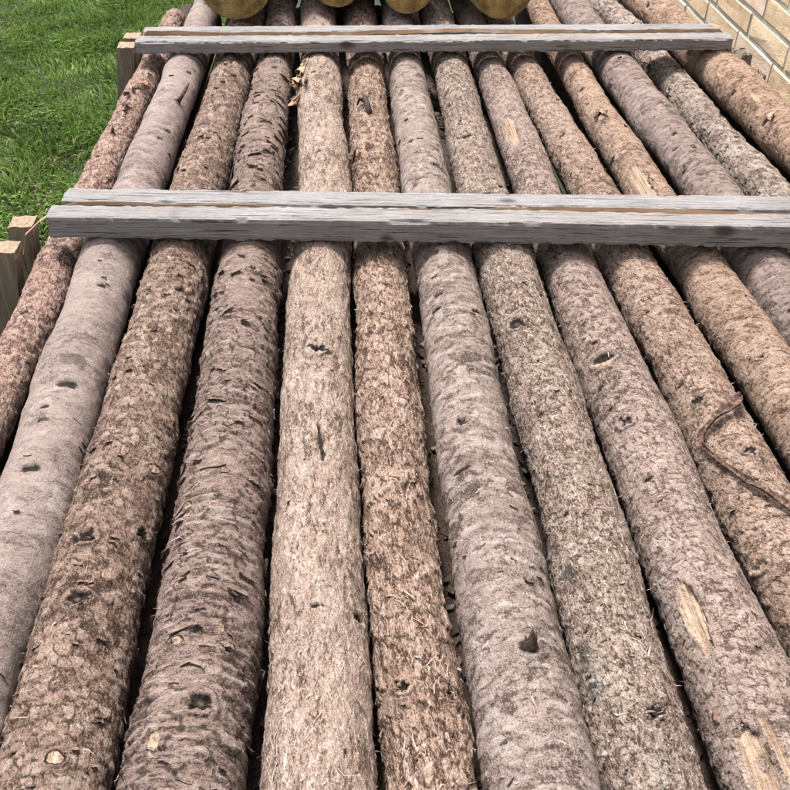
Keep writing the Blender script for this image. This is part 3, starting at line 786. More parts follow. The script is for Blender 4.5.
        base_ = (.0048 if not gouge else .0085) * (1 / (1 + np.exp((U_ ** 2 + V_ ** 2 - .85) * 6)))
        dh = base_ - depth * inside + .0006 * fib_ * inside + .0021 * edge_ * (.6 + .8 * nz2)
        rim_ = np.clip((np.maximum(np.abs(U_) / 1.35, np.abs(V_) / 1.3) - .8) / .2, 0, 1)
        dh = dh - .0022 * rim_
        ft_ = np.zeros((len(U_), 4)); ft_[:, 1] = inside
        ft_[:, 0] = .7 * np.exp(-((dd + .05) / .06) ** 2) * (U_ < 0)  # shadow of the torn edge painted as a dark line along one side
        if gouge:
            hole = np.exp(-((U_ + .25) / .35) ** 2 - ((V_ - .05) / .16) ** 2); dh -= .006 * hole; ft_[:, 0] = np.maximum(ft_[:, 0], hole)
        g_ = np.arange(nu_ * nv_).reshape(nv_, nu_)
        qd = np.stack([g_[:-1, :-1], g_[1:, :-1], g_[1:, 1:], g_[:-1, 1:]], -1).reshape(-1, 4)
        drape('bare_wood', fy + V_ * hl, math.radians(fd) + U_ * hw / float(np.mean(r0)), dh, ft_, np.tile([.5, 0, .5, 1], (len(U_), 1)), qd, [bm])
    # loose shreds and flakes of bark standing off the stem
    rg = np.random.default_rng(100 + k)
    top = np.nonzero((sn_ > -0.30) & (Y > 0.2) & (Y < 2.7))[0]
    n = int(st['sh'] * .62)
    cw_ = np.clip(fbm(p[top] * 26, 91, 2) + .12, 0.02, 1) ** 1.6; cw_ /= cw_.sum()
    ix = rg.choice(top, n, p=cw_); P0 = V[ix]; N = np.stack([ct[ix], 0 * ct[ix], sn_[ix]], 1); Tg = np.stack([-sn_[ix], 0 * ct[ix], ct[ix]], 1)
    A = np.array([0, 1.0, 0])
    ang = rg.normal(0, 0.45 if st['fib'] > .45 else 0.9, n) + np.pi * (rg.random(n) < .5)
    d = np.cos(ang)[:, None] * A + np.sin(ang)[:, None] * Tg; sd = np.cos(ang)[:, None] * Tg - np.sin(ang)[:, None] * A
    L = ((0.004 if st['fib'] > .9 else 0.003) + (0.017 if st['fib'] > .9 else 0.010) * rg.random(n) ** 2.5)[:, None]; W = (0.0003 + 0.0006 * rg.random(n) ** 2)[:, None]
    l1 = (0.0004 + 0.0016 * rg.random(n))[:, None]; l2 = (rg.random(n) ** 3 * 0.006 + 0.0003)[:, None]
    bend = rg.normal(0, 0.35, n)[:, None]
    c0, c1, c2 = P0 - N * .0003, P0 + d * L * .5 + N * l1, P0 + d * L + N * l2 + sd * bend * L
    VV = np.stack([c0 - sd * W, c0 + sd * W, c1 + sd * W, c1 - sd * W, c2 + sd * W * .25, c2 - sd * W * .25], 1).reshape(-1, 3)
    b = np.arange(n)[:, None] * 6
    QQ = np.concatenate([b + np.array([[0, 1, 2, 3]]), b + np.array([[3, 2, 4, 5]])])
    lt = C(*c[2]); md = C(*c[1]); dk = C(*c[0])
    m1 = island_material('bark_shred_%d' % k, [(0.1, mul(md, .7)), (0.45, md), (0.85, lt), (0.98, mul(lt, 1.1))])
    tag(link('bark_shreds', mesh_np('bark_shreds', VV, QQ), o, [m1]), None, None, None, 'stuff')
    n, smin, smax = st['fl']
    ix = rg.choice(top, n); N = np.stack([ct[ix], 0 * ct[ix], sn_[ix]], 1); Tg = np.stack([-sn_[ix], 0 * ct[ix], ct[ix]], 1)
    wd = (smin + (smax - smin) * rg.random(n) ** 1.6) * 1e-3; ln = wd * ((0.22 if k == 4 else 0.35) + 0.3 * rg.random(n)); ln = np.minimum(ln, 0.010)
    if st['fib'] > .6: wd, ln = ln * .7, wd * 1.2
    rot = rg.normal(0, 0.3, n); lift = (0.0008 + (0.0038 if k == 4 else 0.0030) * rg.random(n) ** 1.3)
    A3 = np.tile(A, (n, 1))
    e1 = np.cos(rot)[:, None] * Tg + np.sin(rot)[:, None] * A3; e2 = np.cos(rot)[:, None] * A3 - np.sin(rot)[:, None] * Tg
    rows = []
    xc_, rr_, zc_ = xc[ix], (r0 + h)[ix], zc[ix]
    for b_ in (0.5, 0.0, -0.5):                       # from the attached far edge to the lifted near edge
        for a_ in (-.5, -.2, .2, .5):
            jw = 1 + rg.normal(0, .12, n); jl = rg.normal(0, .12, n)
            pos = V[ix] + e1 * (a_ * wd * jw * (1 - .25 * (b_ > .2)))[:, None] + e2 * ((b_ + jl) * ln)[:, None]
            # wrap round the stem, then lift
            vx = pos[:, 0] - xc_; vz = pos[:, 2] - zc_; rad_ = np.hypot(vx, vz)
            tgt = rr_ + 0.0002 + lift * ((0.5 - b_) ** 1.6) * (1 + .5 * (abs(a_) > .3) * rg.random(n))
            pos[:, 0] = xc_ + vx / rad_ * tgt; pos[:, 2] = zc_ + vz / rad_ * tgt
            rows.append(pos)
    top_s = np.stack(rows, 1); nn = np.repeat(N[:, None, :], 12, 1)
    VV = np.concatenate([top_s, top_s - nn * 0.0008], 1).reshape(-1, 3)
    fq = []
    for r_ in range(2):
        for c_ in range(3):
            i = r_ * 4 + c_; fq.append((i, i + 4, i + 5, i + 1)); fq.append((12 + i, 12 + i + 1, 12 + i + 5, 12 + i + 4))
    rim = [0, 1, 2, 3, 7, 11, 10, 9, 8, 4]
    for i in range(10):
        a_, b_ = rim[i], rim[(i + 1) % 10]; fq.append((a_, b_, b_ + 12, a_ + 12))
    QQ = (np.arange(n)[:, None, None] * 24 + np.array(fq)[None]).reshape(-1, 4)
    fme = mesh_np('bark_flakes', VV, QQ, False)
    ang_ = np.arctan2(VV[:, 2] - ax.z, VV[:, 0] - np.repeat(xc_, 24))
    add_attr(fme, 'bco', 'FLOAT_VECTOR', np.stack([R0 * np.cos(ang_), R0 * np.sin(ang_), VV[:, 1] + np.repeat(rg.random(n), 24)], 1))
    add_attr(fme, 'feat', 'FLOAT_COLOR', np.zeros((len(VV), 4)))
    add_attr(fme, 'plate', 'FLOAT_COLOR', np.repeat(np.stack([.2 + .8 * rg.random(n), np.zeros(n), .5 * np.ones(n), np.ones(n)], 1), 24, 0))
    tag(link('bark_flakes', fme, o, [bm]), None, None, None, 'stuff')
    # sawn knots and dead branch stubs
    for (lk, fy, fd, kind, sz) in FEATS:
        if lk != k or kind not in ('stub', 'twig'): continue
        base = ax.surf(fy, fd, 0.001); nrm = (ax.surf(fy, fd, 0.01) - base).normalized()
        if k == 2:
            v, f, t = tube([base - nrm * .003, base + nrm * .012 + Vector((.002, .004, 0)), base + nrm * .026 + Vector((.004, .018, 0)), base + nrm * .034 + Vector((.004, .030, 0))], [.0052, .0042, .0030, .0012], 7, .2, 1)
            link('branch_stub', mesh_np('branch_stub', v, f, True, t), o, [stub_m.m])
        elif k == 6:
            V1, F1, T1 = [], [], []
            for pth, rad_ in (([base + Vector((.006, -.012, -.002)), base + nrm * .010 + Vector((.005, .004, 0)), base + nrm * .016 + Vector((.001, .040, 0)), base + nrm * .012 + Vector((-.004, .072, 0))], [.0062, .0066, .0048, .0022]),
                              ([base + nrm * .014 + Vector((.002, .032, 0)), base + nrm * .011 + Vector((-.011, .046, 0)), base + nrm * .004 + Vector((-.017, .034, 0))], [.0050, .0042, .0022])):
                v, f, t = tube(pth, rad_, 7, .2, 2); b0 = len(V1); V1 += v
                F1 += [tuple(i + b0 for i in x_) for x_ in f]; T1 += [tuple(i + b0 for i in x_) for x_ in t]
            link('branch_stub', mesh_np('branch_stub', V1, F1, True, T1), o, [stub_m.m])
        else:
            hgt = .024 if k == 7 else .013; r_ = sz * .00048
            V1, F1, T1 = [], [], []
            for q_, (ox, oy, hh, rk) in enumerate(((0, 0, 1.0, 1.0), (.55, .3, .62, .6), (-.6, .2, .48, .6), (.1, -.5, .40, .55))):
                bs = base + Vector((ox * r_, oy * r_, 0))
                v, f, t = tube([bs - nrm * .004, bs + nrm * hgt * hh * .35, bs + nrm * hgt * hh * .7 + Vector((ox * .001, .003, 0)), bs + nrm * hgt * hh + Vector((ox * .002, .006, 0))],
                               [r_ * 1.25 * rk, r_ * .85 * rk, r_ * .5 * rk, r_ * .08], 8, .28, k * 5 + q_)
                b0 = len(V1); V1 += v; F1 += [tuple(i + b0 for i in x_) for x_ in f]; T1 += [tuple(i + b0 for i in x_) for x_ in t]
            v, f, t = V1, F1, T1
            link('branch_stub', mesh_np('branch_stub', v, f, True, t), o, [stub_m.m])
    return o
for k in LOGS: make_log(k)

# peeled clumps of bark on the shredded log and the reddish one (parts of those logs are found by label)
def log_obj(k): return next(o for o in col.objects if o.get('label') == LABELS[k])
def bark_curl(k, y, deg, width, length, lift, seed, mat):
    ax = AX[k]; r = random.Random(seed); V = []; nu, nv = 7, 7
    for i in range(nv):
        b = i / (nv - 1)
        for j in range(nu):
            a = j / (nu - 1) - .5
            e = lift * (b ** 1.5) * (1 + .6 * math.cos(a * 5 + seed)) + r.uniform(0, .0015)
            V.append(ax.surf(y - (b - .3) * length + r.uniform(-.002, .002), deg + math.degrees((a * width * (1 - .55 * b ** 1.5) * (1 + .25 * math.sin(i * 1.7 + seed)) + .004 * math.sin(b * 3 + seed) + r.uniform(-.0016, .0016)) / .046), .001 + e))
    n = len(V); ctr = Vector((float(ax.at(y)[0]), y, ax.z))
    V2 = V + [v - (v - Vector((ctr.x, v.y, ctr.z))).normalized() * .0016 for v in V]
    F = []
    for i in range(nv - 1):
        for j in range(nu - 1):
            q_ = i * nu + j; F.append((q_, q_ + nu, q_ + nu + 1, q_ + 1)); F.append((n + q_, n + q_ + 1, n + q_ + nu + 1, n + q_ + nu))
    rim = [j for j in range(nu)] + [i * nu + nu - 1 for i in range(1, nv)] + [(nv - 1) * nu + j for j in range(nu - 2, -1, -1)] + [i * nu for i in range(nv - 2, 0, -1)]
    for i in range(len(rim)):
        a_, b_ = rim[i], rim[(i + 1) % len(rim)]; F.append((a_, a_ + n, b_ + n, b_))
    link('peeled_bark', mesh_np('peeled_bark', V2, F, True), log_obj(k), [mat])
pm = island_material('peeled_bark', [(0.2, C(130, 96, 74)), (0.5, C(190, 156, 130)), (0.8, C(226, 202, 176))], .9, 160.0, .9, .002)
pd = island_material('peeled_bark_dark', [(0.2, C(70, 50, 42)), (0.5, C(120, 92, 78)), (0.8, C(170, 140, 122))], .9, 160.0, .9, .002)
for a in ((5, 2.08, 132, .022, .10, .014, 31, pm), (5, 2.02, 142, .020, .09, .018, 32, pm), (5, 1.98, 126, .014, .08, .010, 33, pd), (5, 2.10, 132, .012, .06, .009, 34, pm), (5, 1.93, 158, .012, .06, .014, 35, pm), (5, 2.03, 142, .010, .060, .012, 1, pm), (5, 2.00, 156, .009, .055, .016, 2, pm), (5, 2.05, 164, .012, .05, .012, 3, pm), (5, 1.95, 170, .009, .035, .012, 9, pd), (5, 1.97, 140, .008, .03, .008, 21, pd),
          (6, 1.68, 146, .011, .05, .010, 4, pd), (6, 1.66, 132, .008, .04, .007, 15, pm), (1, 2.03, 62, .012, .05, .008, 5, pm), (1, 1.90, 84, .012, .04, .009, 6, pd), (1, 2.00, 90, .012, .035, .008, 7, pm), (1, 1.96, 104, .012, .03, .010, 16, pd),
          (11, 1.79, 112, .010, .035, .008, 8, pm), (11, 1.80, 128, .008, .03, .007, 17, pd), (14, 1.74, 136, .013, .030, .008, 10, pm), (13, 2.18, 150, .016, .04, .012, 11, pd), (9, .470, 146, .006, .030, .005, 12, pd)):
    bark_curl(*a)

# ------------------------------------------------------------------ shaded logs of the layer below
low_mats = [bark_material('bark_lower_%d' % i, mul(C(80, 60, 51), .42), mul(C(*c_), .36), mul(C(196, 170, 152), .42), .008, .01, .5, .7, .4, .4, C(130, 104, 92), .5, 1.2, 40 + i)  # bark tones scaled down, painting the shade of the gaps into the colour
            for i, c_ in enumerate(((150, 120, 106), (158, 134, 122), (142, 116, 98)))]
def low_mesh(i):
    ns, nr = 32, 220
    T = np.tile(np.linspace(0, 2 * np.pi, ns, endpoint=False), nr); Y = np.repeat(np.linspace(-1.55, 1.55, nr), ns)
    p = np.stack([.045 * np.cos(T), .045 * np.sin(T), Y], 1) + i * 5.1
    h = 2.5e-3 * vnoise(p * np.array([14, 14, 5.]), i) + 1.6e-3 * fbm(p * 90, i + 4, 3)
    rad = .043 + h - .002 * Y; bx = .006 * np.sin(Y * 1.4 + i)
    V = np.stack([bx + rad * np.cos(T), Y, rad * np.sin(T)], 1)
    q = np.arange(nr * ns).reshape(nr, ns); q2 = np.roll(q, -1, 1)
    Q = np.stack([q[:-1], q[1:], q2[1:], q2[:-1]], -1).reshape(-1, 4)
    E0 = [tuple(v) for v in V[q[0]]] + [(0, -1.55, 0)]; E1 = [tuple(v) for v in V[q[-1]]] + [(0, 1.55, 0)]
    b0 = nr * ns; b1 = b0 + ns + 1
    tr = [(b0 + j, b0 + (j + 1) % ns, b0 + ns) for j in range(ns)] + [(b1 + (j + 1) % ns, b1 + j, b1 + ns) for j in range(ns)]
    me = mesh_np('lower_log', np.concatenate([V, E0, E1]), Q, True, np.array(tr))
    add_attr(me, 'bco', 'FLOAT_VECTOR', np.concatenate([p - i * 5.1, np.array(E0), np.array(E1)]))
    add_attr(me, 'feat', 'FLOAT_COLOR', np.zeros((len(me.vertices), 4)))
    add_attr(me, 'plate', 'FLOAT_COLOR', np.tile([.5, 0, .5, 1], (len(me.vertices), 1)))
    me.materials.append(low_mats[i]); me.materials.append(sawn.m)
    mi = np.zeros(len(me.polygons), np.int32); mi[len(Q):] = 1; me.polygons.foreach_set('material_index', mi)
    return me
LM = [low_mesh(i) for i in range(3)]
SHORT = {1: 'thin reddish edge log', 2: 'smooth mauve-grey log', 3: 'brown scaly log', 4: 'curled-bark grey log', 5: 'creamy shredded log', 6: 'reddish shaggy log',
         7: 'grey-pink log with the pointed stub', 8: 'black-stained speckled log', 9: 'log with the hollow knot', 10: 'log under the curled strip', 11: 'log with the torn tan patch',
         12: 'log with three dashes', 13: 'thin sunken mottled log', 14: 'warm tan log by the wall'}
for k in range(0, 15):
    if k == 0: f0, f1, lab = -.512, -.462, 'shaded lower log on the lawn side, under the thin reddish edge log'
    elif k == 14: f0, f1, lab = 1.035, .915, 'shaded lower log on the wall side, under the warm tan log'
    else:
        a0, a1 = AX[k], AX[k + 1]; lab = 'shaded lower log in the gap right of the %s' % SHORT[k]
        f0 = (a0.at(0.2)[0] + a1.at(0.2)[0]) / 2; f1 = (a0.at(2.4)[0] + a1.at(2.4)[0]) / 2
    z = {0: .705, 13: .690, 12: .69, 14: .705}.get(k, .694)
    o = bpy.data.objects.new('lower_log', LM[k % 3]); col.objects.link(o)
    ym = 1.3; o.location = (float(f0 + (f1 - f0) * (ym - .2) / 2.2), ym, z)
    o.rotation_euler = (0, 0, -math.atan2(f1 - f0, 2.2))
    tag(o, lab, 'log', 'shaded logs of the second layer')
# the outermost logs of the layers further down, on the lawn side, and the bearers they lie on
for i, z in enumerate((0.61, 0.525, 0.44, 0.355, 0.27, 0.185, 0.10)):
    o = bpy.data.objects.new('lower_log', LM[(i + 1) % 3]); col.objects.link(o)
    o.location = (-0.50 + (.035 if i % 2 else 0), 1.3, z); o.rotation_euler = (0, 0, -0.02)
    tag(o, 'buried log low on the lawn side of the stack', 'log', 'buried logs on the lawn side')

# ------------------------------------------------------------------ weathered battens
def batten_material(name, dark, mid, light, seed):
    g = G(name)
    tc = g.n('ShaderNodeTexCoord').outputs['Object']
    p = g.vadd(tc, (seed, seed * .7, seed * .3))
    wob = g.noise(p, 14.0, 2, 0.5, out='Color')
    pw = g.vadd(p, g.scale(wob, (0, .004, .004)))
    gr = g.noise(g.scale(pw, (9, 230, 230)), 1.0, 4, 0.6)
    gf = g.noise(g.scale(pw, (60, 700, 700)), 1.0, 4, 0.7)
    bl = g.noise(p, 10.0, 4, 0.6)
    f = g.math('ADD', g.math('MULTIPLY', gr, .34), g.math('ADD', g.math('MULTIPLY', gf, .38), g.math('MULTIPLY', bl, .28)))
    c = g.ramp(f, [(0.36, dark), (0.44, mul(mid, .92)), (0.54, mul(mid, 1.12)), (0.66, light)])
    c = g.mix(g.step(g.noise(g.scale(p, (9, 40, 40)), 1.0, 3, .6), .56, .72, 0, .45), c, (0.20, 0.145, 0.11))
    c = g.mix(g.step(g.noise(g.scale(pw, (9, 420, 420)), 1.0, 2, .5), .61, .66, 0, .85), c, mul(dark, .45))
    k = g.n('ShaderNodeAttribute'); k.attribute_name = 'knot'
    c = g.mix(g.step(k.outputs['Fac'], 0.2, 0.9, 0, .85), c, (0.045, 0.032, 0.028))
    h = g.math('ADD', gr, g.math('MULTIPLY', gf, .9))
    return g.done(c, g.bump(h, .0030), .85)
bat_a = batten_material('weathered_grey_wood', (0.066, 0.061, 0.060), (0.205, 0.198, 0.198), (0.35, 0.345, 0.348), 1.0)
bat_b = batten_material('weathered_brown_grey_wood', (0.066, 0.059, 0.056), (0.21, 0.197, 0.192), (0.36, 0.347, 0.342), 5.0)

def batten(p0, p1, wdt, hgt, mat, label, seed, knots=(), cracks=()):
    """rough-sawn batten whose lower front edge runs from p0 to p1; its width goes back (+Y)"""
    p0, p1 = Vector(p0), Vector(p1); d = p1 - p0; L = d.length; d.normalize()
    upv = Vector((0, 0, 1)); bk = upv.cross(d).normalized(); upv = d.cross(bk)
    e = .0022
    sec = []
    ny, nz = 7, 6
    for j in range(ny): sec.append((wdt * j / ny, 0))
    for j in range(nz): sec.append((wdt, hgt * j / nz))
    for j in range(ny): sec.append((wdt * (1 - j / ny), hgt))
    for j in range(nz): sec.append((0, hgt * (1 - j / nz)))
    ns = len(sec); nr = 300
    X = np.repeat(np.linspace(0, L, nr), ns)
    SY = np.tile([s_[0] for s_ in sec], nr); SZ = np.tile([s_[1] for s_ in sec], nr)
    p = np.stack([X, SY, SZ], 1) + seed * 2.7
    corner = ((np.minimum(SY, wdt - SY) < 1e-6) & (np.minimum(SZ, hgt - SZ) < 1e-6))
    oy = np.sign(SY - wdt / 2) * (np.abs(SY - wdt / 2) > wdt / 2 - 1e-6); oz = np.sign(SZ - hgt / 2) * (np.abs(SZ - hgt / 2) > hgt / 2 - 1e-6)
    amp = np.where(corner, -.0014 + .0012 * vnoise(p * 120, seed), 0) + .0006 * fbm(p * np.array([60, 260, 260.]), seed + 3, 3) + .0006 * vnoise(p * np.array([3, 8, 8]), seed + 8)
    wane = np.where(corner & (SZ > hgt / 2), -.007 * np.clip(vnoise(p * 30, seed + 11) - .52, 0, 1), 0)
    Yv = SY + oy * (amp + wane); Zv = SZ + oz * (amp + wane)
    bow = .003 * np.sin(X / L * math.pi) * (1 if seed % 2 else -1) + .0015 * vnoise(np.stack([X * 3, X * 0, X * 0], 1), seed)
    kn = np.zeros(len(X))
    for (kx, ky, kz, kr) in knots:
        dd = np.sqrt(((X - kx) / 1.8) ** 2 + (SY - ky) ** 2 + (SZ - kz) ** 2); kn = np.maximum(kn, np.exp(-(dd / kr) ** 2))
    for (kx, ln) in cracks:
        q_ = np.exp(-((X - kx) / .002) ** 2) * (SY < 1e-6); Yv += q_ * .003; kn = np.maximum(kn, q_)
    # slightly uneven sawn ends
    X2 = X + np.where(X < 1e-6, .002 * vnoise(p * 80, 4), 0) - np.where(X > L - 1e-6, .002 * vnoise(p * 80, 5), 0)
    W_ = X2[:, None] * np.array([1, 0, 0]) + (Yv + bow * .6)[:, None] * np.array([0, 1, 0]) + (Zv + bow * 0)[:, None] * np.array([0, 0, 1])
    q = np.arange(nr * ns).reshape(nr, ns); q2 = np.roll(q, -1, 1)
    Q = np.stack([q[:-1], q2[:-1], q2[1:], q[1:]], -1).reshape(-1, 4)
    b0 = nr * ns; ex = [tuple(W_[i]) for i in q[0]] + [(float(W_[0, 0]), wdt / 2, hgt / 2)]; ex2 = [tuple(W_[i]) for i in q[-1]] + [(float(W_[-1, 0]), wdt / 2, hgt / 2)]
    b1 = b0 + ns + 1
    tr = [(b0 + (j + 1) % ns, b0 + j, b0 + ns) for j in range(ns)] + [(b1 + j, b1 + (j + 1) % ns, b1 + ns) for j in range(ns)]
    me = mesh_np('wooden_batten', np.concatenate([W_, ex, ex2]), Q, False, np.array(tr))
    add_attr(me, 'knot', 'FLOAT', np.concatenate([kn, np.zeros(2 * ns + 2)]))
    o = link('wooden_batten', me, None, [mat])
    M = Matrix((d, bk, upv)).transposed().to_4x4(); M.translation = p0
    o.matrix_world = M
    return tag(o, label, 'batten', 'battens strapped across the log stack')
ZB = 0.8535
batten((-0.464, 1.303, ZB), (0.905, 1.194, ZB), .043, .037, bat_b, 'front batten of the near pair, its face showing a dark knot at right', 1, ((1.03, 0, .028, .012), (.52, 0, .008, .007)))
batten((-0.452, 1.355, ZB), (0.93, 1.245, ZB + .001), .047, .037, bat_a, 'rear batten of the near pair, just behind the one with the dark knot', 2, ((.7, .02, .04, .01),))
batten((-0.464, 2.128, ZB - .002), (0.868, 2.080, ZB - .002), .046, .027, bat_b, 'front batten of the far pair, with a thin crack near its left end', 4, ((.47, 0, .02, .012),), ((.145, 1),))
batten((-0.455, 2.182, ZB - .002), (0.845, 2.134, ZB - .002), .046, .030, bat_a, 'rear batten of the far pair, close in front of the round timber ends', 3, ((.62, 0, .03, .009),))

# ------------------------------------------------------------------ binding straps between the battens
strap_m = G('fibre_strap')
tcs = strap_m.n('ShaderNodeTexCoord').outputs['Object']
sn = strap_m.noise(strap_m.scale(tcs, (6, 90, 90)), 1.0, 4, .6); s2 = strap_m.noise(strap_m.scale(tcs, (7, 7, 7)), 1.0, 3, .6)
cc = strap_m.ramp(s2, [(0.36, (0.42, 0.36, 0.27)), (0.5, (0.25, 0.145, 0.08)), (0.66, (0.33, 0.21, 0.12))])
cc = strap_m.mix(strap_m.step(sn, .58, .68, 0, .5), cc, (0.11, 0.07, 0.045))
strap_m.done(cc, strap_m.bump(sn, .001), .6)
def strap(path, wdt, label):
    """flat band on edge: path of (point, tilt) where tilt 0 lies flat and 1 stands on edge"""
    V = []; n = len(path); P = [Vector(p[0]) for p in path]
    th = .0011
    for i, (pt, tl) in enumerate(path):
        d = (P[min(i + 1, n - 1)] - P[max(i - 1, 0)]).normalized()
        up = Vector((0, 0, 1)); flat = up.cross(d).normalized(); up2 = d.cross(flat)
        s_ = (flat * math.cos(tl * math.pi / 2) + up2 * math.sin(tl * math.pi / 2)); nn = d.cross(s_)
        for a, b in ((-.5, -.5), (-.17, -.5), (.17, -.5), (.5, -.5), (.5, .5), (.17, .5), (-.17, .5), (-.5, .5)): V.append(P[i] + s_ * wdt * a + nn * th * b)
    F = []
    for i in range(n - 1):
        for k in range(8):
            k2 = (k + 1) % 8; F.append((i * 8 + k, i * 8 + k2, (i + 1) * 8 + k2, (i + 1) * 8 + k))
    T = [(0, k + 1, k) for k in range(1, 7)] + [((n - 1) * 8, (n - 1) * 8 + k, (n - 1) * 8 + k + 1) for k in range(1, 7)]
    o = link('binding_strap', mesh_np('binding_strap', V, F, False, T), None, [strap_m.m])
    return tag(o, label, 'strap', 'binding straps between battens')
def gap_path(xa, ya, xb, yb, z, left, right, seed):
    r = random.Random(seed); pts = list(left)
    for i in range(41):
        t = i / 40; pts.append(((xa + (xb - xa) * t, ya + (yb - ya) * t + r.uniform(-.0012, .0012), z - .0025 + .0030 * math.sin(t * 11 + seed) + .0012 * math.sin(t * 37) + r.uniform(-.0009, .0009)), min(1, .80 + .15 * math.sin(t * 5 + seed))))
    return pts + list(right)
strap(gap_path(-.425, 1.3475, .90, 1.2415, ZB + .0355, [((-.53, 1.350, .80), .2), ((-.518, 1.350, .836), .1), ((-.49, 1.348, .860), .05), ((-.455, 1.343, .884), .3)], [((.93, 1.231, ZB + .02), .3), ((.96, 1.243, .83), .2), ((.99, 1.242, .74), .1)], 1),
      .0065, 'thin pale binding strap between the near battens, tied to the near stakes')
strap(gap_path(-.44, 2.1765, .85, 2.1305, ZB + .0285, [((-.50, 2.245, .79), .2), ((-.492, 2.24, .825), .1), ((-.478, 2.22, .85), .1), ((-.46, 2.166, .872), .2)], [((.875, 2.113, ZB + .01), .3), ((.90, 2.145, .80), .2), ((.905, 2.145, .70), .1)], 2),
      .0085, 'thin tan binding strap between the far battens, reaching the far stakes')

# ------------------------------------------------------------------ stakes
def stake_material(name, dark, mid, light, seed):
    g = G(name)
    tc = g.n('ShaderNodeTexCoord').outputs['Object']; p = g.vadd(tc, (seed, seed, seed))
    gr = g.noise(g.scale(p, (120, 120, 7)), 1.0, 4, .6, .4); gf = g.noise(g.scale(p, (500, 500, 40)), 1.0, 3, .6); bl = g.noise(p, 16.0, 3, .6)
    f = g.math('ADD', g.math('MULTIPLY', gr, .5), g.math('ADD', g.math('MULTIPLY', gf, .28), g.math('MULTIPLY', bl, .22)))
    return g.done(g.ramp(f, [(.32, dark), (.5, mid), (.7, light)]), g.bump(g.math('ADD', gr, gf), .0018), .85)
sm1 = stake_material('new_stake_wood', (0.085, 0.066, 0.048), (0.165, 0.132, 0.098), (0.25, 0.205, 0.155), 2)
sm2 = stake_material('weathered_stake_wood', (0.06, 0.048, 0.038), (0.14, 0.115, 0.088), (0.23, 0.19, 0.15), 7)
endg = G('stake_end_grain'); tcs = endg.n('ShaderNodeTexCoord').outputs['Object']; sn = endg.noise(tcs, 330.0, 4, .7)
endg.done(endg.ramp(sn, [(.35, (0.17, 0.115, 0.075)), (.65, (0.36, 0.275, 0.20))]), endg.bump(sn, .003), .9)
def stake(topc, basec, wx, wy, mat, label, seed, group, broken=False, mats2=None):
    tc_, bc = Vector(topc), Vector(basec); d = (tc_ - bc); L = d.length; V = []; nr = 24; m = 5
    sec = [(-.5 + i / m, -.5) for i in range(m)] + [(.5, -.5 + i / m) for i in range(m)] + [(.5 - i / m, .5) for i in range(m)] + [(-.5, .5 - i / m) for i in range(m)]
    r = random.Random(seed); ns = len(sec)
    for i in range(nr + 1):
        t = i / nr; c_ = bc + d * t
        for k, (a, b) in enumerate(sec):
            cor = .94 if abs(abs(a) - .5) < 1e-6 and abs(abs(b) - .5) < 1e-6 else 1
            V.append(Vector((c_.x + a * wx * cor + r.uniform(-.0006, .0006), c_.y + b * wy * cor + r.uniform(-.0006, .0006), c_.z + (r.uniform(-.006, .006) if broken and i == nr else (r.uniform(-.001, .001) if i == nr else 0)))))
    F = [(i * ns + k, i * ns + (k + 1) % ns, (i + 1) * ns + (k + 1) % ns, (i + 1) * ns + k) for i in range(nr) for k in range(ns)]
    side = mesh_np('stake', V, F, False)
    o = link('wooden_stake', side, None, [mat])
    # rough sawn top as a part
    g_ = m + 1; TV = []; tf = []
    lay = 7
    for a in range(lay):
        for b in range(lay):
            ta, tb = a / (lay - 1) - .5, b / (lay - 1) - .5
            TV.append((tc_.x + ta * wx * .955, tc_.y + tb * wy * .955, tc_.z + .0012 + (r.uniform(-.008, .006) if broken else r.uniform(-.0012, .0016))))
    for a in range(lay - 1):
        for b in range(lay - 1): q_ = a * lay + b; tf.append((q_, q_ + lay, q_ + lay + 1, q_ + 1))
    b0 = len(TV); ring = [a * lay for a in range(lay)] + [(lay - 1) * lay + b for b in range(1, lay)] + [a * lay + lay - 1 for a in range(lay - 2, -1, -1)] + [b for b in range(lay - 2, 0, -1)]
    for i in ring: v = TV[i]; TV.append((v[0], v[1], tc_.z - .012))
    for i in range(len(ring)):
        a, b = ring[i], ring[(i + 1) % len(ring)]; tf.append((a, b0 + i, b0 + (i + 1) % len(ring), b))
    link('sawn_top', mesh_np('sawn_top', TV, tf, False), o, [mats2 or endg.m])
    return tag(o, label, 'stake', group)
GS = 'stakes holding the log stack'
stake((-.5365, 1.300, .842), (-.70, 1.30, -.1), .043, .038, sm1, 'front stake of the near left pair, cut off by the photo edge', 1, GS)
stake((-.534, 1.395, .834), (-.69, 1.395, -.1), .040, .040, sm1, 'rear stake of the near left pair, just behind the strap end', 2, GS)
stake((-.503, 2.222, .840), (-.66, 2.222, -.1), .041, .043, sm1, 'tan stake standing in the grass by the far batten ends', 3, GS)
stake((-.506, 2.312, .832), (-.66, 2.312, -.1), .040, .042, sm1, 'short-looking stake peeping out behind the far tan stake', 4, GS)
stake((.9300, 2.075, .800), (1.05, 2.075, -.1), .042, .050, sm2, 'weathered square stake end beside the brick wall', 5, GS, True, sm2)
stake((.9330, 2.190, .806), (1.06, 2.190, -.1), .050, .055, sm2, 'dark split stake end behind the square one at the wall', 6, GS, True, sm2)

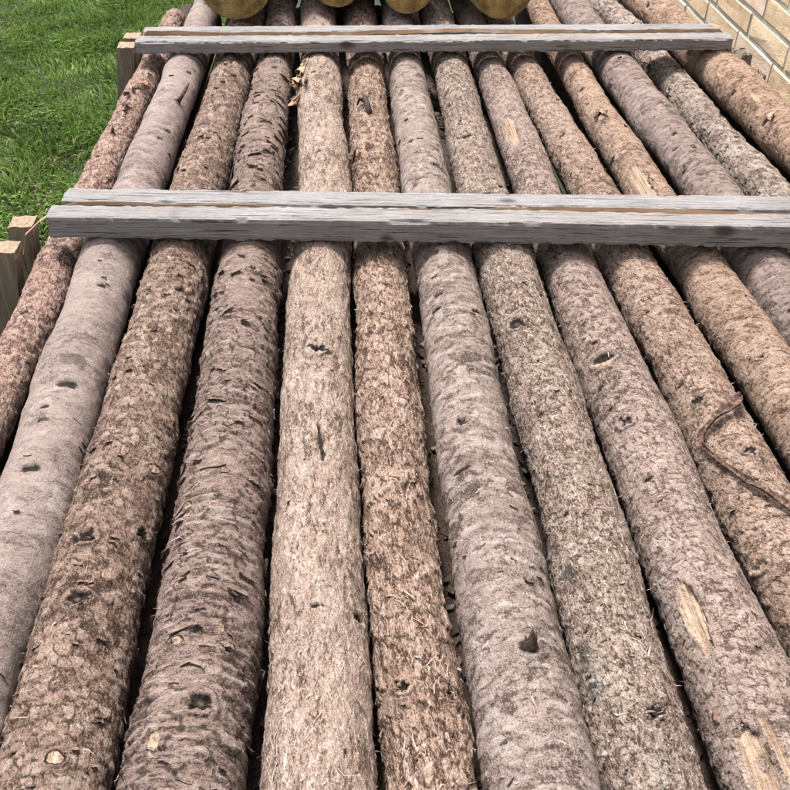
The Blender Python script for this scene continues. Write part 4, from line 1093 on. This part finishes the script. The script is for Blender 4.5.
# ------------------------------------------------------------------ curled strip lying over a log
def bark_strip():
    VN = [(0.878, 62), (0.868, 74), (0.850, 84), (0.842, 100), (0.834, 118), (0.822, 141), (0.812, 147), (0.795, 144), (0.759, 131), (0.729, 118), (0.707, 105), (0.683, 91), (0.655, 80), (0.62, 68), (0.59, 58)]
    lift = [.003, .007, .010, .009, .008, .007, .006, .005, .004, .0045, .005, .005, .006, .005, .003]
    wd = [.002, .0048, .0058, .0052, .0042, .0032, .0026, .0022, .0026, .0034, .0040, .0034, .0046, .004, .002]
    P = [AX[10].surf(y, d, l + .003) for (y, d), l in zip(VN, lift)]
    # refine
    Q, Wd = [], []
    for i in range(len(P) - 1):
        for t in (0, .33, .67): Q.append(P[i].lerp(P[i + 1], t)); Wd.append(wd[i] * (1 - t) + wd[i + 1] * t)
    Q.append(P[-1]); Wd.append(wd[-1])
    for _ in range(1): Q = [Q[0]] + [(Q[i - 1] + Q[i] * 2 + Q[i + 1]) / 4 for i in range(1, len(Q) - 1)] + [Q[-1]]
    V = []; r = random.Random(3); n = len(Q); seg = 10
    for i in range(n):
        d = (Q[min(i + 1, n - 1)] - Q[max(i - 1, 0)]).normalized()
        x, _ = AX[10].at(Q[i].y); nrm = (Q[i] - Vector((float(x), Q[i].y, AX[10].z))).normalized(); s_ = d.cross(nrm).normalized(); nrm = s_.cross(d)
        for k in range(seg):
            t = 2 * math.pi * k / seg; a, b = math.cos(t), math.sin(t)
            V.append(Q[i] + s_ * (a * Wd[i] * (1 + r.uniform(-.22, .22))) + nrm * (b * .0022 + a * a * .0045 - .001 + .002 * math.sin(i * .9) * a))
    F = [(i * seg + k, i * seg + (k + 1) % seg, (i + 1) * seg + (k + 1) % seg, (i + 1) * seg + k) for i in range(n - 1) for k in range(seg)]
    T = [(0, k + 1, k) for k in range(1, seg - 1)] + [((n - 1) * seg, (n - 1) * seg + k, (n - 1) * seg + k + 1) for k in range(1, seg - 1)]
    m = island_material('red_brown_bark_strip', [(.36, (0.020, 0.011, 0.008)), (.5, (0.060, 0.033, 0.024)), (.66, (0.16, 0.098, 0.074))], .8, 210.0, 1.0, .002)
    tag(link('bark_strip', mesh_np('bark_strip', V, F, True, T), None, [m]), 'curled red-brown strip of bark bent in a hook across a log', 'bark strip')
bark_strip()

# ------------------------------------------------------------------ round timbers stacked on the far end
tm = G('green_treated_pole'); tc = tm.n('ShaderNodeTexCoord').outputs['Object']
n1 = tm.noise(tm.scale(tc, (60, 5, 60)), 1.0, 4, .6); n2 = tm.noise(tc, 300.0, 3, .6)
tm.done(tm.ramp(tm.math('ADD', tm.math('MULTIPLY', n1, .7), tm.math('MULTIPLY', n2, .3)), [(.3, (0.10, 0.085, 0.045)), (.55, (0.23, 0.20, 0.125)), (.75, (0.34, 0.30, 0.20))]), tm.bump(n1, .003), .8)
te = G('sawn_pole_end'); tc = te.n('ShaderNodeTexCoord').outputs['Object']
ctr = te.n('ShaderNodeVectorMath', operation='LENGTH'); sv = te.scale(tc, (1, 0, 1)); nzv = te.noise(tc, 26.0, 3, .6, out='Color')
te.set(ctr.inputs[0], te.vadd(te.vadd(sv, (.013, 0, -.009)), te.scale(nzv, (.014, 0, .014))))
rg_ = te.math('SINE', te.math('MULTIPLY', ctr.outputs['Value'], 1150.0)); nb = te.noise(tc, 24.0, 4, .6); nf = te.noise(tc, 420.0, 3, .6)
f = te.math('ADD', te.math('ADD', te.math('MULTIPLY', nb, .65), te.math('MULTIPLY', rg_, .028)), te.math('MULTIPLY', nf, .3))
ce = te.ramp(f, [(.36, (0.085, 0.052, 0.018)), (.5, (0.26, 0.175, 0.062)), (.64, (0.42, 0.30, 0.125))])
te.done(ce, te.bump(te.math('ADD', nf, te.math('MULTIPLY', rg_, .08)), .002), .85)
def pole(x, y, z, r, L, label, seed, group='round timbers stacked behind the battens', rot=0.0):
    ns, nr = 40, 30; rr = random.Random(seed)
    T = np.tile(np.linspace(0, 2 * np.pi, ns, endpoint=False), nr)
    yv = np.concatenate([[0, .002, .006], np.linspace(.02, L, nr - 3)]); Y = np.repeat(yv, ns)
    ch = np.repeat(np.concatenate([[-.003, -.0008, 0], np.zeros(nr - 3)]), ns)
    p = np.stack([r * np.cos(T), Y * 2, r * np.sin(T)], 1) * 14 + seed
    rad = r * (1 + .018 * vnoise(p * .5, seed)) + .0012 * vnoise(p * 5, seed + 1) + ch
    V = np.stack([rad * np.cos(T), Y, rad * np.sin(T)], 1)
    q = np.arange(nr * ns).reshape(nr, ns); q2 = np.roll(q, -1, 1)
    Q = np.stack([q[:-1], q[1:], q2[1:], q2[:-1]], -1).reshape(-1, 4)
    me = mesh_np('round_timber', V, Q, True)
    o = link('round_timber', me, None, [tm.m]); o.location = (x, y, z); o.rotation_euler = (0, 0, rot)
    tag(o, label, 'timber', group)
    for e, i in ((0, 0), (1, nr - 1)):
        ring = [tuple(v + np.array([0, (-.0006 if e == 0 else .0006), 0])) for v in V[q[i]]]
        EV = ring + [tuple(np.array(v) * np.array([.5, 1, .5]) + np.array([0, rr.uniform(-.0008, .0008), 0])) for v in ring] + [(0, ring[0][1], 0)]
        f_ = [(j, (j + 1) % ns, ns + (j + 1) % ns, ns + j) if e == 0 else ((j + 1) % ns, j, ns + j, ns + (j + 1) % ns) for j in range(ns)]
        t_ = [(ns + j, ns + (j + 1) % ns, 2 * ns) if e == 0 else (ns + (j + 1) % ns, ns + j, 2 * ns) for j in range(ns)]
        link('sawn_end', mesh_np('sawn_end', EV, f_, False, t_), o, [te.m])
    return o
pole(-.253, 2.350, .853 + .088, .088, 1.5, 'thickest round timber, leftmost of the sawn ends behind the battens', 1, rot=.06)
pole(-.012, 2.43, .853 + .066, .066, 1.5, 'round timber second from left, set furthest back between wider ends', 2, rot=.11)
pole(.160, 2.370, .853 + .064, .064, 1.5, 'round timber third from left, close to the fat pale-sided one', 3, rot=.14)
pole(.386, 2.318, .853 + .080, .080, 1.55, 'rightmost round timber behind the battens, its pale side showing', 4, rot=.20)
pole(-.13, 2.52, 1.045, .075, 1.4, 'upper round timber lying over the two left ones', 5, rot=.10)
pole(.075, 2.50, 1.035, .072, 1.4, 'upper round timber lying over the two middle ones', 6, rot=.10)
pole(.265, 2.47, 1.045, .078, 1.4, 'upper round timber lying over the two right ones', 7, rot=.10)

# ------------------------------------------------------------------ dark blue tarpaulin bundle by the wall
def tarp():
    nu, nv = 44, 22
    U, Vv = np.meshgrid(np.linspace(0, 2 * np.pi, nu, endpoint=False), np.linspace(0, 1, nv))
    U, Vv = U.ravel(), Vv.ravel()
    p = np.stack([np.cos(U) * 1.6, np.sin(U) * 1.6, Vv * 3], 1)
    fold = np.abs(vnoise(p * np.array([2.2, 2.2, .7]), 8)) * .05 + .02 * vnoise(p * 4, 9)
    pr = np.where(Vv < .8, 1, np.sqrt(np.clip(1 - ((Vv - .8) / .2) ** 2 * .96, 0, 1)))
    V = np.stack([.90 + (.13 - fold) * pr * np.cos(U), 3.30 + (.16 - fold) * pr * np.sin(U), .68 * np.minimum(Vv / .93, 1) ** .95 + .02 * vnoise(p * 2, 3) * (Vv > .5)], 1)
    q = np.arange(nu * nv).reshape(nv, nu); q2 = np.roll(q, -1, 1)
    Q = np.stack([q[:-1], q2[:-1], q2[1:], q[1:]], -1).reshape(-1, 4)
    top = len(V); V = np.concatenate([V, [(.90, 3.30, float(V[q[-1], 2].mean()))]])
    T = [(int(q[-1, j]), int(q2[-1, j]), top) for j in range(nu)]
    g = G('blue_tarpaulin'); tc = g.n('ShaderNodeTexCoord').outputs['Object']; n = g.noise(tc, 18.0, 4, .6)
    m = g.done(g.ramp(n, [(.3, (0.018, 0.028, 0.05)), (.7, (0.05, 0.075, 0.12))]), g.bump(n, .01), .45)
    tag(link('tarpaulin_bundle', mesh_np('tarpaulin_bundle', V, Q, True, T), None, [m]), 'dark blue tarpaulin bundle behind the far log ends by the wall', 'tarpaulin')
tarp()

# ------------------------------------------------------------------ bark crumbs lying in the gaps
def litter():
    rg = np.random.default_rng(77); VV, QQ = [], []
    for k in range(1, 14):
        a0, a1 = AX[k], AX[k + 1]; f0 = (a0.at(0.2)[0] + a1.at(0.2)[0]) / 2; f1 = (a0.at(2.4)[0] + a1.at(2.4)[0]) / 2
        zt = {13: .690, 12: .69}.get(k, .694)
        for _ in range(230):
            y = rg.uniform(.3, 2.2); u = rg.uniform(-.018, .018); x = f0 + (f1 - f0) * (y - .2) / 2.2 + u
            z = zt + math.sqrt(max(.044 ** 2 - u * u, 0)) + .004
            sz_ = .0015 + .008 * rg.random() ** 2.2; an = rg.uniform(0, math.pi); tl = rg.uniform(-.5, .5)
            e1 = np.array([math.cos(an), math.sin(an), tl]) * sz_; e2 = np.array([-math.sin(an), math.cos(an), rg.uniform(-.5, .5)]) * sz_ * rg.uniform(.25, .8); nz_ = np.array([0, 0, .0010])
            c_ = np.array([x, y, z]); b0 = len(VV)
            for sgn in (1, -1):
                for (a, b) in ((-1, -.6), (.2, -1), (1, .3), (-.3, 1)): VV.append(c_ + e1 * a + e2 * b + nz_ * sgn)
            QQ += [(b0, b0 + 1, b0 + 2, b0 + 3), (b0 + 7, b0 + 6, b0 + 5, b0 + 4)] + [(b0 + i, b0 + 4 + i, b0 + 4 + (i + 1) % 4, b0 + (i + 1) % 4) for i in range(4)]
    m = island_material('bark_crumb', [(.2, (0.035, 0.023, 0.017)), (.6, (0.09, 0.064, 0.05)), (.95, (0.26, 0.20, 0.16))])
    tag(link('bark_litter', mesh_np('bark_litter', np.array(VV), np.array(QQ), False), None, [m]), 'crumbs of bark fallen into the gaps between the logs', 'bark litter', None, 'stuff')
litter()
